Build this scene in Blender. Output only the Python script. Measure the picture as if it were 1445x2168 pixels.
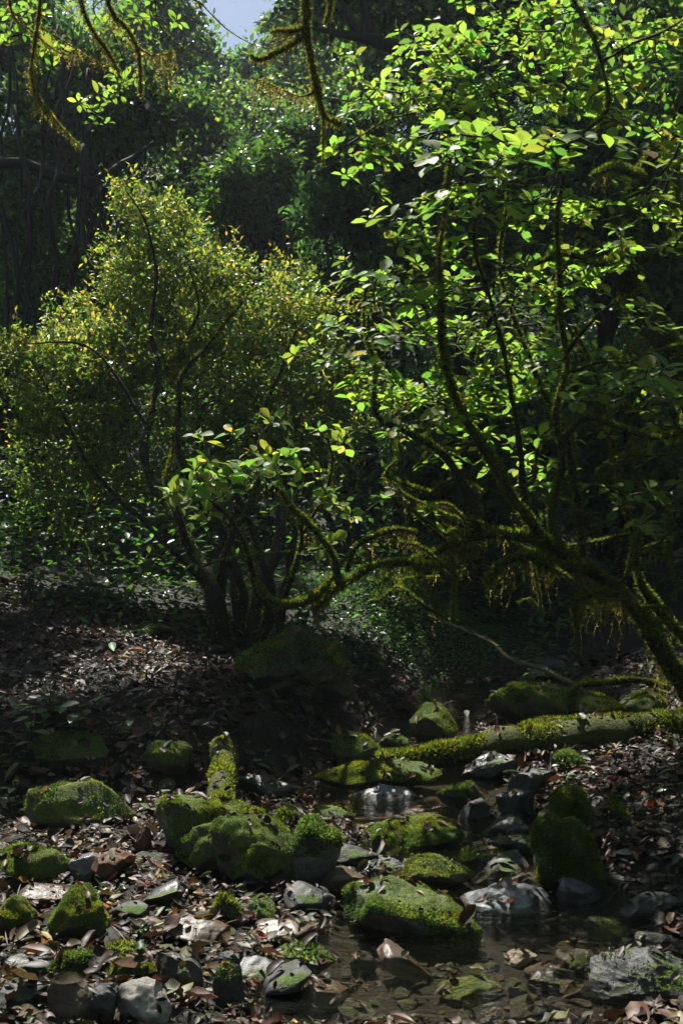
import bpy, math, numpy as np
from mathutils import Vector, Matrix
from mathutils.bvhtree import BVHTree

SC = bpy.context.scene
for o in list(bpy.data.objects):
    bpy.data.objects.remove(o)
COL = SC.collection

# ------------------------------------------------------------------ camera, sky, sun, exposure
F = 2400.0                    # focal length in photograph pixels (1445 x 2168)
CAMZ = 1.5
cam = bpy.data.cameras.new('camera')
cam.sensor_fit = 'VERTICAL'
cam.sensor_height = 36.0
cam.sensor_width = 24.0
cam.lens = F / 2168.0 * 36.0
cam.clip_end = 400
cam.clip_start = 0.05
cam.dof.use_dof = True
cam.dof.focus_distance = 5.4
cam.dof.aperture_fstop = 9.0
camo = bpy.data.objects.new('camera', cam)
COL.objects.link(camo)
camo.location = (0, 0, CAMZ)
camo.rotation_euler = (math.radians(90), 0, 0)
SC.camera = camo

SUN_EL, SUN_AZ = 59.0, -22.0          # degrees; azimuth measured from +Y towards +X
el, az = math.radians(SUN_EL), math.radians(SUN_AZ)
S = np.array([math.sin(az) * math.cos(el), math.cos(az) * math.cos(el), math.sin(el)])   # towards the sun
world = bpy.data.worlds.new('World')
SC.world = world
world.use_nodes = True
wn = world.node_tree
sky = wn.nodes.new('ShaderNodeTexSky')
sky.sky_type = 'NISHITA'
sky.sun_disc = False
sky.sun_elevation = el
sky.sun_rotation = az
sky.air_density = 1.0
sky.dust_density = 1.0
bg = wn.nodes['Background']
wn.links.new(sky.outputs['Color'], bg.inputs['Color'])
bg.inputs['Strength'].default_value = 0.05
sl = bpy.data.lights.new('sun', 'SUN')
sl.energy = 5.0
sl.angle = math.radians(0.55)
sl.color = (1.0, 0.965, 0.90)
so = bpy.data.objects.new('sun', sl)
COL.objects.link(so)
so.rotation_euler = Vector(S).to_track_quat('Z', 'Y').to_euler()
SC.view_settings.view_transform = 'Standard'
SC.view_settings.look = 'None'
SC.view_settings.gamma = 1.0
SC.view_settings.use_curve_mapping = False
SC.view_settings.exposure = 1.1
SC.cycles.use_denoising = True
SC.cycles.denoiser = 'OPENIMAGEDENOISE'
SC.cycles.max_bounces = 6
SC.cycles.diffuse_bounces = 2
SC.cycles.glossy_bounces = 2
SC.cycles.transmission_bounces = 4
SC.cycles.transparent_max_bounces = 8
SC.cycles.volume_bounces = 0
SC.cycles.sample_clamp_indirect = 4.0
SC.cycles.sample_clamp_direct = 12.0
SC.cycles.use_adaptive_sampling = False
SC.cycles.caustics_reflective = False
SC.cycles.caustics_refractive = False

# ------------------------------------------------------------------ numeric helpers
def rng(seed):
    return np.random.default_rng(seed)

def P(px, py, d):
    """world point at depth d seen at photograph pixel px, py"""
    return np.array([(px - 722.5) / F * d, d, CAMZ + (1084.0 - py) / F * d])

def project(p):
    p = np.atleast_2d(p)
    return np.stack([722.5 + p[:, 0] / p[:, 1] * F, 1084 - (p[:, 2] - CAMZ) / p[:, 1] * F], 1)

def _hash(ix, iy, iz, seed):
    h = (ix * 374761393 + iy * 668265263 + iz * 2147483647 + seed * 1274126177) & 0xffffffff
    h = ((h ^ (h >> 13)) * 1274126177) & 0xffffffff
    h = (h ^ (h >> 16)) & 0xffff
    return h / 32767.5 - 1.0

def vnoise(p, seed=0):
    p = np.asarray(p, float)
    i = np.floor(p).astype(np.int64)
    f = p - i
    f = f * f * (3 - 2 * f)
    r = 0
    for dx in (0, 1):
        wx = f[:, 0] if dx else 1 - f[:, 0]
        for dy in (0, 1):
            wy = f[:, 1] if dy else 1 - f[:, 1]
            for dz in (0, 1):
                wz = f[:, 2] if dz else 1 - f[:, 2]
                r = r + wx * wy * wz * _hash(i[:, 0] + dx, i[:, 1] + dy, i[:, 2] + dz, seed)
    return r

def fbm(p, seed=0, octv=4, gain=0.5):
    p = np.asarray(p, float)
    a, r = 1.0, 0
    for k in range(octv):
        r = r + a * vnoise(p * 2 ** k + 17.3 * k, seed + k)
        a *= gain
    return r

def sstep(t):
    t = np.clip(t, 0, 1)
    return t * t * (3 - 2 * t)

def unit(v):
    v = np.asarray(v, float)
    return v / np.maximum(np.linalg.norm(v, axis=-1, keepdims=True), 1e-9)

def frames(d, up):
    """rotation matrices whose columns are x, y = d, z close to up"""
    y = unit(d)
    x = unit(np.cross(y, up))
    z = np.cross(x, y)
    return np.stack([x, y, z], axis=2)

# ------------------------------------------------------------------ mesh helpers
def mesh_np(name, V, faces, col=None, uv=None, smooth=True):
    """faces: list of int arrays (m,3) or (m,4)"""
    V = np.asarray(V, np.float32)
    me = bpy.data.meshes.new(name)
    me.vertices.add(len(V))
    me.vertices.foreach_set('co', V.ravel())
    faces = [np.asarray(f, np.int32) for f in faces if len(f)]
    nl = sum(f.size for f in faces)
    npoly = sum(len(f) for f in faces)
    me.loops.add(nl)
    me.polygons.add(npoly)
    li = np.concatenate([f.ravel() for f in faces])
    st, s0 = [], 0
    for f in faces:
        st.append(s0 + np.arange(len(f)) * f.shape[1])
        s0 += f.size
    me.loops.foreach_set('vertex_index', li)
    me.polygons.foreach_set('loop_start', np.concatenate(st).astype(np.int32))
    me.update(calc_edges=True)
    if smooth:
        me.polygons.foreach_set('use_smooth', np.ones(npoly, bool))
    if col is not None:
        c = np.ones((len(V), 4), np.float32)
        c[:, :3] = col
        me.attributes.new('Col', 'FLOAT_COLOR', 'POINT').data.foreach_set('color', c.ravel())
    if uv is not None:
        l = me.uv_layers.new(name='UVMap')
        l.data.foreach_set('uv', np.asarray(uv, np.float32)[li].ravel())
    return me

def obj(name, me, mat=None, parent=None, kind=None, loc=None):
    o = bpy.data.objects.new(name, me)
    COL.objects.link(o)
    if mat is not None and me is not None and not me.materials:
        me.materials.append(mat)
    if parent is not None:
        o.parent = parent
        if loc is None and (parent.location.length > 0):
            o.location = -parent.location          # meshes are made in world coordinates
    if loc is not None:
        o.location = loc
    if kind:
        o['kind'] = kind
    return o

def tag(o, label, cat, group=None):
    o['label'] = label
    o['category'] = cat
    if group:
        o['group'] = group
    return o

def empty(name, loc):
    o = bpy.data.objects.new(name, None)
    COL.objects.link(o)
    o.location = Vector(loc)
    o.empty_display_size = 0.05
    return o

class Bag:
    """collects triangle / quad pieces of one mesh"""
    def __init__(self):
        self.v, self.f, self.c, self.n = [], [], [], 0
    def add(self, V, F, c=None):
        self.v.append(np.asarray(V, float))
        self.f.append(np.asarray(F) + self.n)
        self.c.append(np.broadcast_to(np.asarray((1, 1, 1) if c is None else c, float), (len(V), 3)))
        self.n += len(V)
    def mesh(self, name, smooth=True):
        return mesh_np(name, np.concatenate(self.v), self.f, np.concatenate(self.c), None, smooth)

def inst(bag, tv, tf, R, T, s, c):
    """add n copies of the template (tv, tf) with rotations R, positions T, scales s, colours c"""
    n, k = len(T), len(tv)
    s = np.asarray(s, float)
    if s.ndim == 1:
        s = np.repeat(s[:, None], 3, 1)
    V = np.einsum('nij,nkj->nki', R, tv[None] * s[:, None, :]) + T[:, None, :]
    Fa = tf[None] + (np.arange(n) * k)[:, None, None]
    bag.add(V.reshape(-1, 3), Fa.reshape(-1, tf.shape[1]), np.repeat(c, k, 0))

def leaf_template(n, prof, width, fold=0.12, curl=-0.12, wave=0.0, tip=1.0):
    """leaf along +Y, length 1, upper side +Z; n inner stations of three points"""
    V, UV = [(0, 0, 0)], [(0.5, 0)]
    for i in range(1, n + 1):
        t = i / (n + 1)
        w = width * prof(t)
        z = curl * t * t
        s = wave * math.sin(t * 9.0)
        V += [(-w, t, z + fold * w * 2 + s), (0, t, z), (w, t, z + fold * w * 2 - s)]
        UV += [(0, t), (0.5, t), (1, t)]
    V.append((0, tip, curl))
    UV.append((0.5, 1))
    T = []
    if n:
        T += [(0, 2, 1), (0, 3, 2)]
        for i in range(n - 1):
            a, b = 1 + 3 * i, 4 + 3 * i
            T += [(a, a + 1, b + 1), (a, b + 1, b), (a + 1, a + 2, b + 2), (a + 1, b + 2, b + 1)]
        a = 1 + 3 * (n - 1)
        e = len(V) - 1
        T += [(a, a + 1, e), (a + 1, a + 2, e)]
    return np.array(V, float), np.array(T), np.array(UV, float)

obov = lambda t: (math.sin(math.pi * t ** 1.25)) ** 0.75            # rounded, widest past the middle
ellp = lambda t: (math.sin(math.pi * t)) ** 0.8
lanc = lambda t: (math.sin(math.pi * t ** 0.8)) ** 1.15
LEAF_HI = leaf_template(5, obov, 0.32, 0.10, -0.16)
LEAF_LANC = leaf_template(5, lanc, 0.17, 0.14, -0.14, 0.012)
LEAF_OVAL = leaf_template(4, ellp, 0.25, 0.12, -0.12, 0.01)
LEAF_CURL = leaf_template(4, ellp, 0.22, 0.55, 0.38, 0.05)
LEAF_MID = leaf_template(2, ellp, 0.29, 0.14, -0.10)
LEAF_BROKEN = leaf_template(4, lambda t: (math.sin(math.pi * (0.12 + t * 0.5))) ** 0.8, 0.26, 0.3, 0.15, 0.05, 0.86)
LEAF_ROUND = leaf_template(4, lambda t: (math.sin(math.pi * t)) ** 0.55, 0.34, 0.2, 0.22, 0.06)
LEAF_LO = (np.array([(0, 0, 0), (-0.26, 0.5, 0.06), (0, 1, -0.08), (0.26, 0.5, 0.06)], float), np.array([(0, 3, 2), (0, 2, 1)]), None)
BLADE = (np.array([(-0.16, 0, 0), (0.16, 0, 0), (0, 1, 0.0)], float), np.array([(0, 1, 2)]), None)

def smooth_path(pts, rad, step=0.06):
    pts, rad = np.asarray(pts, float), np.asarray(rad, float)
    n = len(pts)
    ext = np.vstack([2 * pts[0] - pts[1], pts, 2 * pts[-1] - pts[-2]])
    op, orr = [], []
    for i in range(n - 1):
        p0, p1, p2, p3 = ext[i:i + 4]
        m = max(2, int(np.linalg.norm(p2 - p1) / step))
        for k in range(m):
            t = k / m
            op.append(0.5 * ((2 * p1) + (-p0 + p2) * t + (2 * p0 - 5 * p1 + 4 * p2 - p3) * t * t + (-p0 + 3 * p1 - 3 * p2 + p3) * t ** 3))
            orr.append(rad[i] * (1 - t) + rad[i + 1] * t)
    op.append(pts[-1])
    orr.append(rad[-1])
    return np.array(op), np.array(orr)

def tube(bag, pts, rad, sides=7, rough=0.0, seed=0, wob=0.0, step=0.06, c=None, resample=True):
    """adds a tapered, uneven tube; returns its centre line"""
    if resample:
        pts, rad = smooth_path(pts, rad, step)
    else:
        pts, rad = np.asarray(pts, float), np.asarray(rad, float)
    if wob:
        q = pts * 3.1
        env = np.minimum(np.arange(len(pts)), 6)[:, None] / 6.0
        pts = pts + env * wob * np.stack([vnoise(q, seed + 1), vnoise(q, seed + 2), 0.5 * vnoise(q, seed + 3)], 1)
    n = len(pts)
    t = unit(np.gradient(pts, axis=0))
    u = np.cross(t[0], (0.3, 1, 0.2))
    V = np.empty((n, sides, 3))
    ang = np.arange(sides) * 2 * math.pi / sides
    for i in range(n):
        u = unit(u - t[i] * np.dot(u, t[i]))
        w = np.cross(t[i], u)
        V[i] = pts[i] + rad[i] * (np.cos(ang)[:, None] * u + np.sin(ang)[:, None] * w)
    if rough:
        flat = V.reshape(-1, 3)
        sc = 0.55 / max(float(rad.max()), 0.02)
        nz = fbm(flat * sc, seed + 9, 3)
        ctr = np.repeat(pts, sides, 0)
        V = (ctr + (flat - ctr) * (1 + rough * nz)[:, None]).reshape(n, sides, 3)
    a = np.arange(n - 1)[:, None] * sides
    j = np.arange(sides)[None]
    k = (j + 1) % sides
    Q = np.stack([a + j, a + k, a + sides + k, a + sides + j], 2).reshape(-1, 4)
    bag.add(V.reshape(-1, 3), Q, c)
    b0 = bag.n - n * sides
    for off, flip in ((0, 1), ((n - 1) * sides, 0)):
        tip = pts[0] if flip else pts[-1]
        jj = np.arange(sides)
        r = np.stack([off + jj, off + (jj + 1) % sides, np.full(sides, n * sides)], 1)
        if flip:
            r = r[:, ::-1]
        bag.v.append(np.array([tip]))
        bag.c.append(bag.c[-1][:1])
        r = np.where(r == n * sides, bag.n, b0 + r)
        bag.f.append(r)
        bag.n += 1
    return pts, rad

def palette(r, n, cols, weights, jit=0.25):
    cols = np.asarray(cols, float)
    w = np.asarray(weights, float)
    c = cols[r.choice(len(cols), n, p=w / w.sum())]
    return np.clip(c * (1 + jit * r.standard_normal((n, 1))) * (1 + 0.12 * r.standard_normal((n, 3))), 0.003, 0.9)

# ------------------------------------------------------------------ materials
def new_mat(name):
    m = bpy.data.materials.new(name)
    m.use_nodes = True
    nt = m.node_tree
    nt.nodes.clear()
    out = nt.nodes.new('ShaderNodeOutputMaterial')
    def N(t, **kw):
        n = nt.nodes.new(t)
        for k, v in kw.items():
            if isinstance(k, str) and hasattr(n, k):
                setattr(n, k, v)
        return n
    L = lambda a, b: nt.links.new(a, b)
    return m, nt, out, N, L

def mixc(N, L, fac, a, b, blend='MIX'):
    n = N('ShaderNodeMix', data_type='RGBA', blend_type=blend)
    for s, v in ((n.inputs[0], fac), (n.inputs[6], a), (n.inputs[7], b)):
        if isinstance(v, (int, float)):
            s.default_value = v
        elif isinstance(v, tuple):
            s.default_value = (*v, 1) if len(v) == 3 else v
        else:
            L(v, s)
    return n.outputs[2]

def math_(N, L, op, a, b=None, clamp=False):
    n = N('ShaderNodeMath', operation=op, use_clamp=clamp)
    for s, v in zip(n.inputs, (a, b)):
        if v is None:
            continue
        if isinstance(v, (int, float)):
            s.default_value = v
        else:
            L(v, s)
    return n.outputs[0]

def noise_(N, L, scale, detail=4, rough=0.55, vec=None, dist=0.0):
    n = N('ShaderNodeTexNoise')
    n.inputs['Scale'].default_value = scale
    n.inputs['Detail'].default_value = detail
    n.inputs['Roughness'].default_value = rough
    n.inputs['Distortion'].default_value = dist
    if vec is not None:
        L(vec, n.inputs['Vector'])
    return n.outputs['Fac']

def ramp(N, L, fac, stops):
    n = N('ShaderNodeValToRGB')
    e = n.color_ramp.elements
    while len(e) < len(stops):
        e.new(0.5)
    for el_, (p, c) in zip(e, stops):
        el_.position = p
        el_.color = (*c, 1) if len(c) == 3 else c
    L(fac, n.inputs[0])
    return n.outputs[0]

def leaf_material(name, source='attr', trans=0.5, gain=(1.5, 1.35, 0.5), rough=0.33, veins=0.0, blotch=0.0, spec=0.5):
    m, nt, out, N, L = new_mat(name)
    if source == 'attr':
        c = N('ShaderNodeAttribute', attribute_name='Col').outputs['Color']
    else:
        c = N('ShaderNodeObjectInfo').outputs['Color']
    if veins:
        sep = N('ShaderNodeSeparateXYZ')
        L(N('ShaderNodeUVMap').outputs[0], sep.inputs[0])
        u = math_(N, L, 'ABSOLUTE', math_(N, L, 'SUBTRACT', sep.outputs[0], 0.5))
        ph = math_(N, L, 'FRACT', math_(N, L, 'SUBTRACT', math_(N, L, 'MULTIPLY', sep.outputs[1], 11.0), math_(N, L, 'MULTIPLY', u, 3.2)))
        side = math_(N, L, 'LESS_THAN', ph, 0.22)
        mid = math_(N, L, 'LESS_THAN', u, 0.035)
        f = math_(N, L, 'MULTIPLY', math_(N, L, 'MAXIMUM', side, mid), veins)
        c = mixc(N, L, f, c, mixc(N, L, 1.0, c, (1.7, 1.6, 1.4), 'MULTIPLY'))
    if blotch:
        g = N('ShaderNodeTexCoord').outputs['Object']
        b = ramp(N, L, noise_(N, L, 9.0 if source != 'attr' else 40.0, 3, 0.6, g), [(0.42, (1, 1, 1)), (0.62, (0.55, 0.42, 0.3))])
        c = mixc(N, L, blotch, c, mixc(N, L, 1.0, c, b, 'MULTIPLY'))
    p = N('ShaderNodeBsdfPrincipled')
    L(c, p.inputs['Base Color'])
    p.inputs['Roughness'].default_value = rough
    p.inputs['Specular IOR Level'].default_value = spec
    t = N('ShaderNodeBsdfTranslucent')
    L(mixc(N, L, 1.0, c, gain, 'MULTIPLY'), t.inputs['Color'])
    mx = N('ShaderNodeMixShader')
    mx.inputs[0].default_value = trans
    L(p.outputs[0], mx.inputs[1])
    L(t.outputs[0], mx.inputs[2])
    L(mx.outputs[0], out.inputs[0])
    return m

M_LEAF = leaf_material('young_leaf_parts', 'obj', 0.55, (2.1, 2.1, 1.25), 0.48, 0.4, 0.15, spec=.2)
M_LEAFS = leaf_material('young_leaf_foliage', 'attr', 0.55, (2.1, 2.1, 1.25), 0.48, spec=.2)
M_FOL = leaf_material('tree_foliage', 'attr', 0.5, (2.1, 2.1, 1.0), 0.33, spec=.4)
M_SHRUB = leaf_material('small_glossy_foliage', 'attr', 0.5, (2.1, 2.05, 1.0), 0.42, spec=.35)
M_HERB = leaf_material('herb_leaf', 'obj', 0.4, (1.8, 1.9, 0.8), 0.32, 0.3)
M_FALL = leaf_material('fallen_leaf_parts', 'obj', 0.15, (1.3, 1.0, 0.7), 0.48, 0.55, 0.7, .25)
M_FALLS = leaf_material('fallen_leaf_litter', 'attr', 0.12, (1.3, 1.0, 0.7), 0.48, 0.0, 0.5, .25)
M_MOSS = leaf_material('moss_tufts', 'attr', 0.42, (1.9, 1.7, 0.6), 0.75, spec=0.15)
M_BEARD = leaf_material('hanging_moss_strands', 'attr', 0.55, (2.2, 2.2, 1.1), 0.6, spec=0.25)

def bark_material(name, dark=(0.007, 0.006, 0.005), light=(0.030, 0.025, 0.020), moss=0.5, mosscol=((0.020, 0.028, 0.006), (0.085, 0.095, 0.014)), rough=0.8, scale=18):
    m, nt, out, N, L = new_mat(name)
    g = N('ShaderNodeTexCoord').outputs['Object']
    mp = N('ShaderNodeMapping')
    mp.inputs['Scale'].default_value = (1, 1, 0.35)
    L(g, mp.inputs['Vector'])
    n1 = noise_(N, L, scale, 6, 0.65, mp.outputs[0], 0.6)
    base = ramp(N, L, n1, [(0.32, dark), (0.68, light)])
    nz = N('ShaderNodeSeparateXYZ')
    L(N('ShaderNodeNewGeometry').outputs['Normal'], nz.inputs[0])
    n2 = noise_(N, L, 6.0, 5, 0.6, g)
    a = math_(N, L, 'ADD', math_(N, L, 'MULTIPLY', nz.outputs[2], 0.16), n2)
    msk = ramp(N, L, math_(N, L, 'ADD', a, moss - 0.5), [(0.46, (0, 0, 0)), (0.56, (1, 1, 1))])
    mc = ramp(N, L, noise_(N, L, 55, 4, 0.7, g), [(0.3, mosscol[0]), (0.7, mosscol[1])])
    c = mixc(N, L, msk, base, mc)
    p = N('ShaderNodeBsdfPrincipled')
    L(c, p.inputs['Base Color'])
    p.inputs['Roughness'].default_value = rough
    p.inputs['Specular IOR Level'].default_value = 0.25
    b = N('ShaderNodeBump')
    b.inputs['Strength'].default_value = 0.7
    b.inputs['Distance'].default_value = 0.012
    L(math_(N, L, 'ADD', n1, math_(N, L, 'MULTIPLY', noise_(N, L, 70, 3, 0.7, g), msk)), b.inputs['Height'])
    L(b.outputs[0], p.inputs['Normal'])
    L(p.outputs[0], out.inputs[0])
    return m

M_BARK = bark_material('dark_wet_bark', moss=0.34)
M_MBARK = bark_material('mossy_bark', moss=0.52)
M_TWIG = bark_material('thin_twig_bark', (0.02, 0.016, 0.012), (0.075, 0.062, 0.045), 0.40)
M_DEAD = bark_material('bare_dead_wood', (0.07, 0.055, 0.042), (0.22, 0.185, 0.15), 0.30, rough=0.6, scale=26)
M_RUST = bark_material('reddish_broken_wood', (0.05, 0.026, 0.016), (0.17, 0.095, 0.06), 0.25, rough=0.6, scale=30)

def rock_material(name, dark, light, moss=0.5, wet=0.38, layers=0.0, mosscol=((0.045, 0.064, 0.013), (0.15, 0.175, 0.03)), scale=7):
    m, nt, out, N, L = new_mat(name)
    g = N('ShaderNodeTexCoord').outputs['Object']
    n1 = noise_(N, L, scale, 8, 0.65, g, 0.4)
    v = g
    if layers:
        mp = N('ShaderNodeMapping')
        mp.inputs['Scale'].default_value = (1.0, 1.0, 4)
        mp.inputs['Rotation'].default_value = (0.25, 0.3, 0)
        L(g, mp.inputs['Vector'])
        n3 = noise_(N, L, 9.0, 8, 0.75, mp.outputs[0], 0.25)
    else:
        n3 = noise_(N, L, scale * 5, 5, 0.7, g)
    mix = math_(N, L, 'ADD', math_(N, L, 'MULTIPLY', n1, 0.55), math_(N, L, 'MULTIPLY', n3, 0.45))
    base = ramp(N, L, mix, [(0.33, dark), (0.52, tuple((np.array(dark) + np.array(light)) / 2)), (0.68, light)])
    nz = N('ShaderNodeSeparateXYZ')
    L(N('ShaderNodeNewGeometry').outputs['Normal'], nz.inputs[0])
    n2 = noise_(N, L, 5.5, 6, 0.65, g)
    a = math_(N, L, 'ADD', math_(N, L, 'MULTIPLY', nz.outputs[2], 0.28), n2)
    msk = ramp(N, L, math_(N, L, 'ADD', a, moss - 0.7), [(0.47, (0, 0, 0)), (0.55, (1, 1, 1))])
    mc = ramp(N, L, noise_(N, L, 70, 4, 0.7, g), [(0.3, mosscol[0]), (0.7, mosscol[1])])
    mc = mixc(N, L, ramp(N, L, noise_(N, L, 7.0, 3, .6, g), [(.40, (0, 0, 0)), (.62, (1, 1, 1))]), mc, mixc(N, L, 1.0, mc, (.62, .82, 1.15), 'MULTIPLY'))
    c = mixc(N, L, msk, base, mc)
    p = N('ShaderNodeBsdfPrincipled')
    L(c, p.inputs['Base Color'])
    rr = math_(N, L, 'ADD', math_(N, L, 'MULTIPLY', msk, 0.5), math_(N, L, 'ADD', math_(N, L, 'MULTIPLY', n1, 0.3), wet - 0.15), True)
    L(rr, p.inputs['Roughness'])
    p.inputs['Specular IOR Level'].default_value = 0.4
    b = N('ShaderNodeBump')
    b.inputs['Strength'].default_value = 0.8
    b.inputs['Distance'].default_value = 0.014
    L(math_(N, L, 'ADD', mix, math_(N, L, 'MULTIPLY', noise_(N, L, 95, 3, 0.7, g), math_(N, L, 'MULTIPLY', msk, 0.7))), b.inputs['Height'])
    L(b.outputs[0], p.inputs['Normal'])
    L(p.outputs[0], out.inputs[0])
    return m

R_MOSSY = rock_material('mossy_stone', (0.022, 0.022, 0.020), (0.10, 0.098, 0.09), 0.71)
R_HALF = rock_material('half_mossy_stone', (0.035, 0.036, 0.034), (0.15, 0.15, 0.14), 0.55)
R_GREY = rock_material('grey_slate_stone', (0.022, 0.022, 0.021), (0.066, 0.066, 0.062), 0.42, 0.58, 1.0)
R_DARK = rock_material('dark_wet_stone', (0.016, 0.016, 0.015), (0.085, 0.080, 0.072), 0.42, 0.32, 1.0)
R_SILVER = rock_material('silvery_wet_stone', (0.05, 0.052, 0.055), (0.24, 0.245, 0.255), 0.22, 0.25, 1.0)
R_PALE = rock_material('pale_crystalline_stone', (0.16, 0.145, 0.12), (0.52, 0.48, 0.41), 0.10, 0.5, 0.0, scale=12)
R_RED = rock_material('reddish_layered_stone', (0.035, 0.026, 0.02), (0.19, 0.135, 0.095), 0.30, 0.3, 1.0)

def soil_material():
    m, nt, out, N, L = new_mat('forest_soil')
    g = N('ShaderNodeTexCoord').outputs['Object']
    n1 = noise_(N, L, 3.0, 8, 0.65, g)
    n2 = noise_(N, L, 38.0, 6, 0.7, g)
    c = ramp(N, L, n2, [(0.30, (0.006, 0.005, 0.004)), (0.52, (0.020, 0.015, 0.011)), (0.72, (0.055, 0.040, 0.028))])
    c = mixc(N, L, ramp(N, L, n1, [(0.5, (0, 0, 0)), (0.62, (0.8, 0.8, 0.8))]), c, (0.02, 0.026, 0.010))
    p = N('ShaderNodeBsdfPrincipled')
    L(c, p.inputs['Base Color'])
    p.inputs['Roughness'].default_value = 0.72
    p.inputs['Specular IOR Level'].default_value = 0.3
    b = N('ShaderNodeBump')
    b.inputs['Strength'].default_value = 1.0
    b.inputs['Distance'].default_value = 0.03
    L(n2, b.inputs['Height'])
    L(b.outputs[0], p.inputs['Normal'])
    L(p.outputs[0], out.inputs[0])
    return m
M_SOIL = soil_material()

def water_material():
    m, nt, out, N, L = new_mat('clear_stream_water')
    g = N('ShaderNodeTexCoord').outputs['Object']
    mp = N('ShaderNodeMapping')
    mp.inputs['Scale'].default_value = (1.0, 2.2, 1.0)
    L(g, mp.inputs['Vector'])
    h = math_(N, L, 'ADD', noise_(N, L, 9, 3, 0.55, mp.outputs[0], 0.8), math_(N, L, 'MULTIPLY', noise_(N, L, 34, 3, 0.6, mp.outputs[0], 0.5), 0.35))
    b = N('ShaderNodeBump')
    b.inputs['Strength'].default_value = 0.7
    b.inputs['Distance'].default_value = 0.022
    L(h, b.inputs['Height'])
    t = N('ShaderNodeBsdfTransparent')
    t.inputs['Color'].default_value = (0.86, 0.82, 0.72, 1)
    gl = N('ShaderNodeBsdfGlossy')
    gl.inputs['Roughness'].default_value = 0.02
    L(b.outputs[0], gl.inputs['Normal'])
    fr = N('ShaderNodeFresnel')
    fr.inputs['IOR'].default_value = 1.36
    L(b.outputs[0], fr.inputs['Normal'])
    mx = N('ShaderNodeMixShader')
    L(fr.outputs[0], mx.inputs[0])
    L(t.outputs[0], mx.inputs[1])
    L(gl.outputs[0], mx.inputs[2])
    L(mx.outputs[0], out.inputs[0])
    return m
M_WATER = water_material()

# ------------------------------------------------------------------ terrain
def xc(y):
    return np.interp(y, [-20, 3.0, 3.6, 4.2, 5.0, 5.8, 6.6, 8.0, 10, 14, 30], [-0.6, 0.15, 0.42, 0.62, 0.42, 0.28, 0.42, 0.75, 1.25, 2.0, 3.0])

def wz(y):      # water level
    return np.interp(y, [-20, 4.1, 4.45, 4.9, 5.25, 6.2, 6.7, 8.0, 10, 14], [-0.02, 0.0, 0.012, 0.05, 0.065, 0.07, 0.11, 0.17, 0.35, 1.0])

def H(x, y):
    x, y = np.broadcast_arrays(np.asarray(x, float), np.asarray(y, float))
    x, y = x.copy(), y.copy()
    sh = x.shape
    x, y = x.ravel(), y.ravel()
    p3 = np.stack([x, y, np.zeros_like(x)], 1)
    dx = x - xc(y) + 0.10 * vnoise(p3 * 1.7, 3)
    z = wz(y).copy()
    half = np.interp(y, [3, 4.2, 5, 5.8, 7, 10], [0.66, 0.56, 0.36, 0.52, 0.3, 0.25])
    ad = np.abs(dx)
    z -= 0.065 * (1 - sstep((ad - half * 0.6) / (half * 0.55)))          # stream bed
    z += 0.05 * sstep((ad - half) / 0.4)
    z += 0.085 * (1 - sstep((y - 3.12) / .35)) * sstep((y - 1) / 1.0)      # gravel bar closing the pool
    # left bank
    y0 = np.interp(x, [-3, -0.9, -0.1, 0.4], [5.25, 5.35, 6.15, 6.5])
    s = np.minimum(y - y0, (xc(y) - 0.35 - x) * 0.9)
    z += (0.20 * sstep(s / 0.4) + 0.155 * np.clip(s, 0, 2.6)) * np.interp(y, [9, 14], [1, 0.35])
    # right bank
    xr = dx - 0.55
    z += np.interp(y, [2, 4, 4.8, 5.6, 6.8, 7.6, 9], [0, .24, .20, .05, .05, .16, .24]) * np.clip(xr - 0.1, 0, 2.2)
    z += 0.30 * np.exp(-((x - .55) / .62) ** 2 - ((y - 9.7) / .65) ** 2)      # mound of creeping plants
    # hillside
    z += np.interp(y, [8, 12, 16, 24, 40, 90], [0, 0.25, 1.2, 4.6, 12.0, 19])
    z += 0.16 * np.clip(np.abs(x - 1.0) - 3.0, 0, 30) * sstep((y - 4) / 6)
    z += 0.025 * fbm(p3 * 2.2, 11, 4) + 0.35 * sstep((y - 11) / 8) * fbm(p3 * 0.35, 5, 3)
    return z.reshape(sh)

def hz(x, y):
    return float(H(np.array([x]), np.array([y]))[0])

def ground_hit(px, py, d0=2.6, d1=40):
    ds = np.linspace(d0, d1, 2600)
    pts = np.stack([(px - 722.5) / F * ds, ds, CAMZ + (1084.0 - py) / F * ds], 1)
    below = pts[:, 2] < H(pts[:, 0], pts[:, 1])
    i = int(np.argmax(below)) if below.any() else -1
    return pts[i]

def grid_axis(lo, hi, fine_lo, fine_hi, fine, grow=1.13):
    a = list(np.arange(fine_lo, fine_hi, fine))
    s = fine
    while a[-1] < hi:
        s *= grow
        a.append(a[-1] + s)
    s = fine
    while a[0] > lo:
        s *= grow
        a.insert(0, a[0] - s)
    return np.array(a)

gx = grid_axis(-90, 90, -2.6, 2.6, 0.030, 1.12)
gy = grid_axis(-40, 120, 2.6, 9.0, 0.034, 1.10)
GX, GY = np.meshgrid(gx, gy)
GZ = H(GX, GY)
nx, ny = len(gx), len(gy)
idx = np.arange(nx * ny).reshape(ny, nx)
quads = np.stack([idx[:-1, :-1], idx[:-1, 1:], idx[1:, 1:], idx[1:, :-1]], 2).reshape(-1, 4)
ground = obj('ground', mesh_np('ground', np.stack([GX, GY, GZ], 2).reshape(-1, 3), [quads]), M_SOIL, kind='structure')
ground['label'] = 'dark leaf strewn forest floor and banks of the stream'
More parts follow.
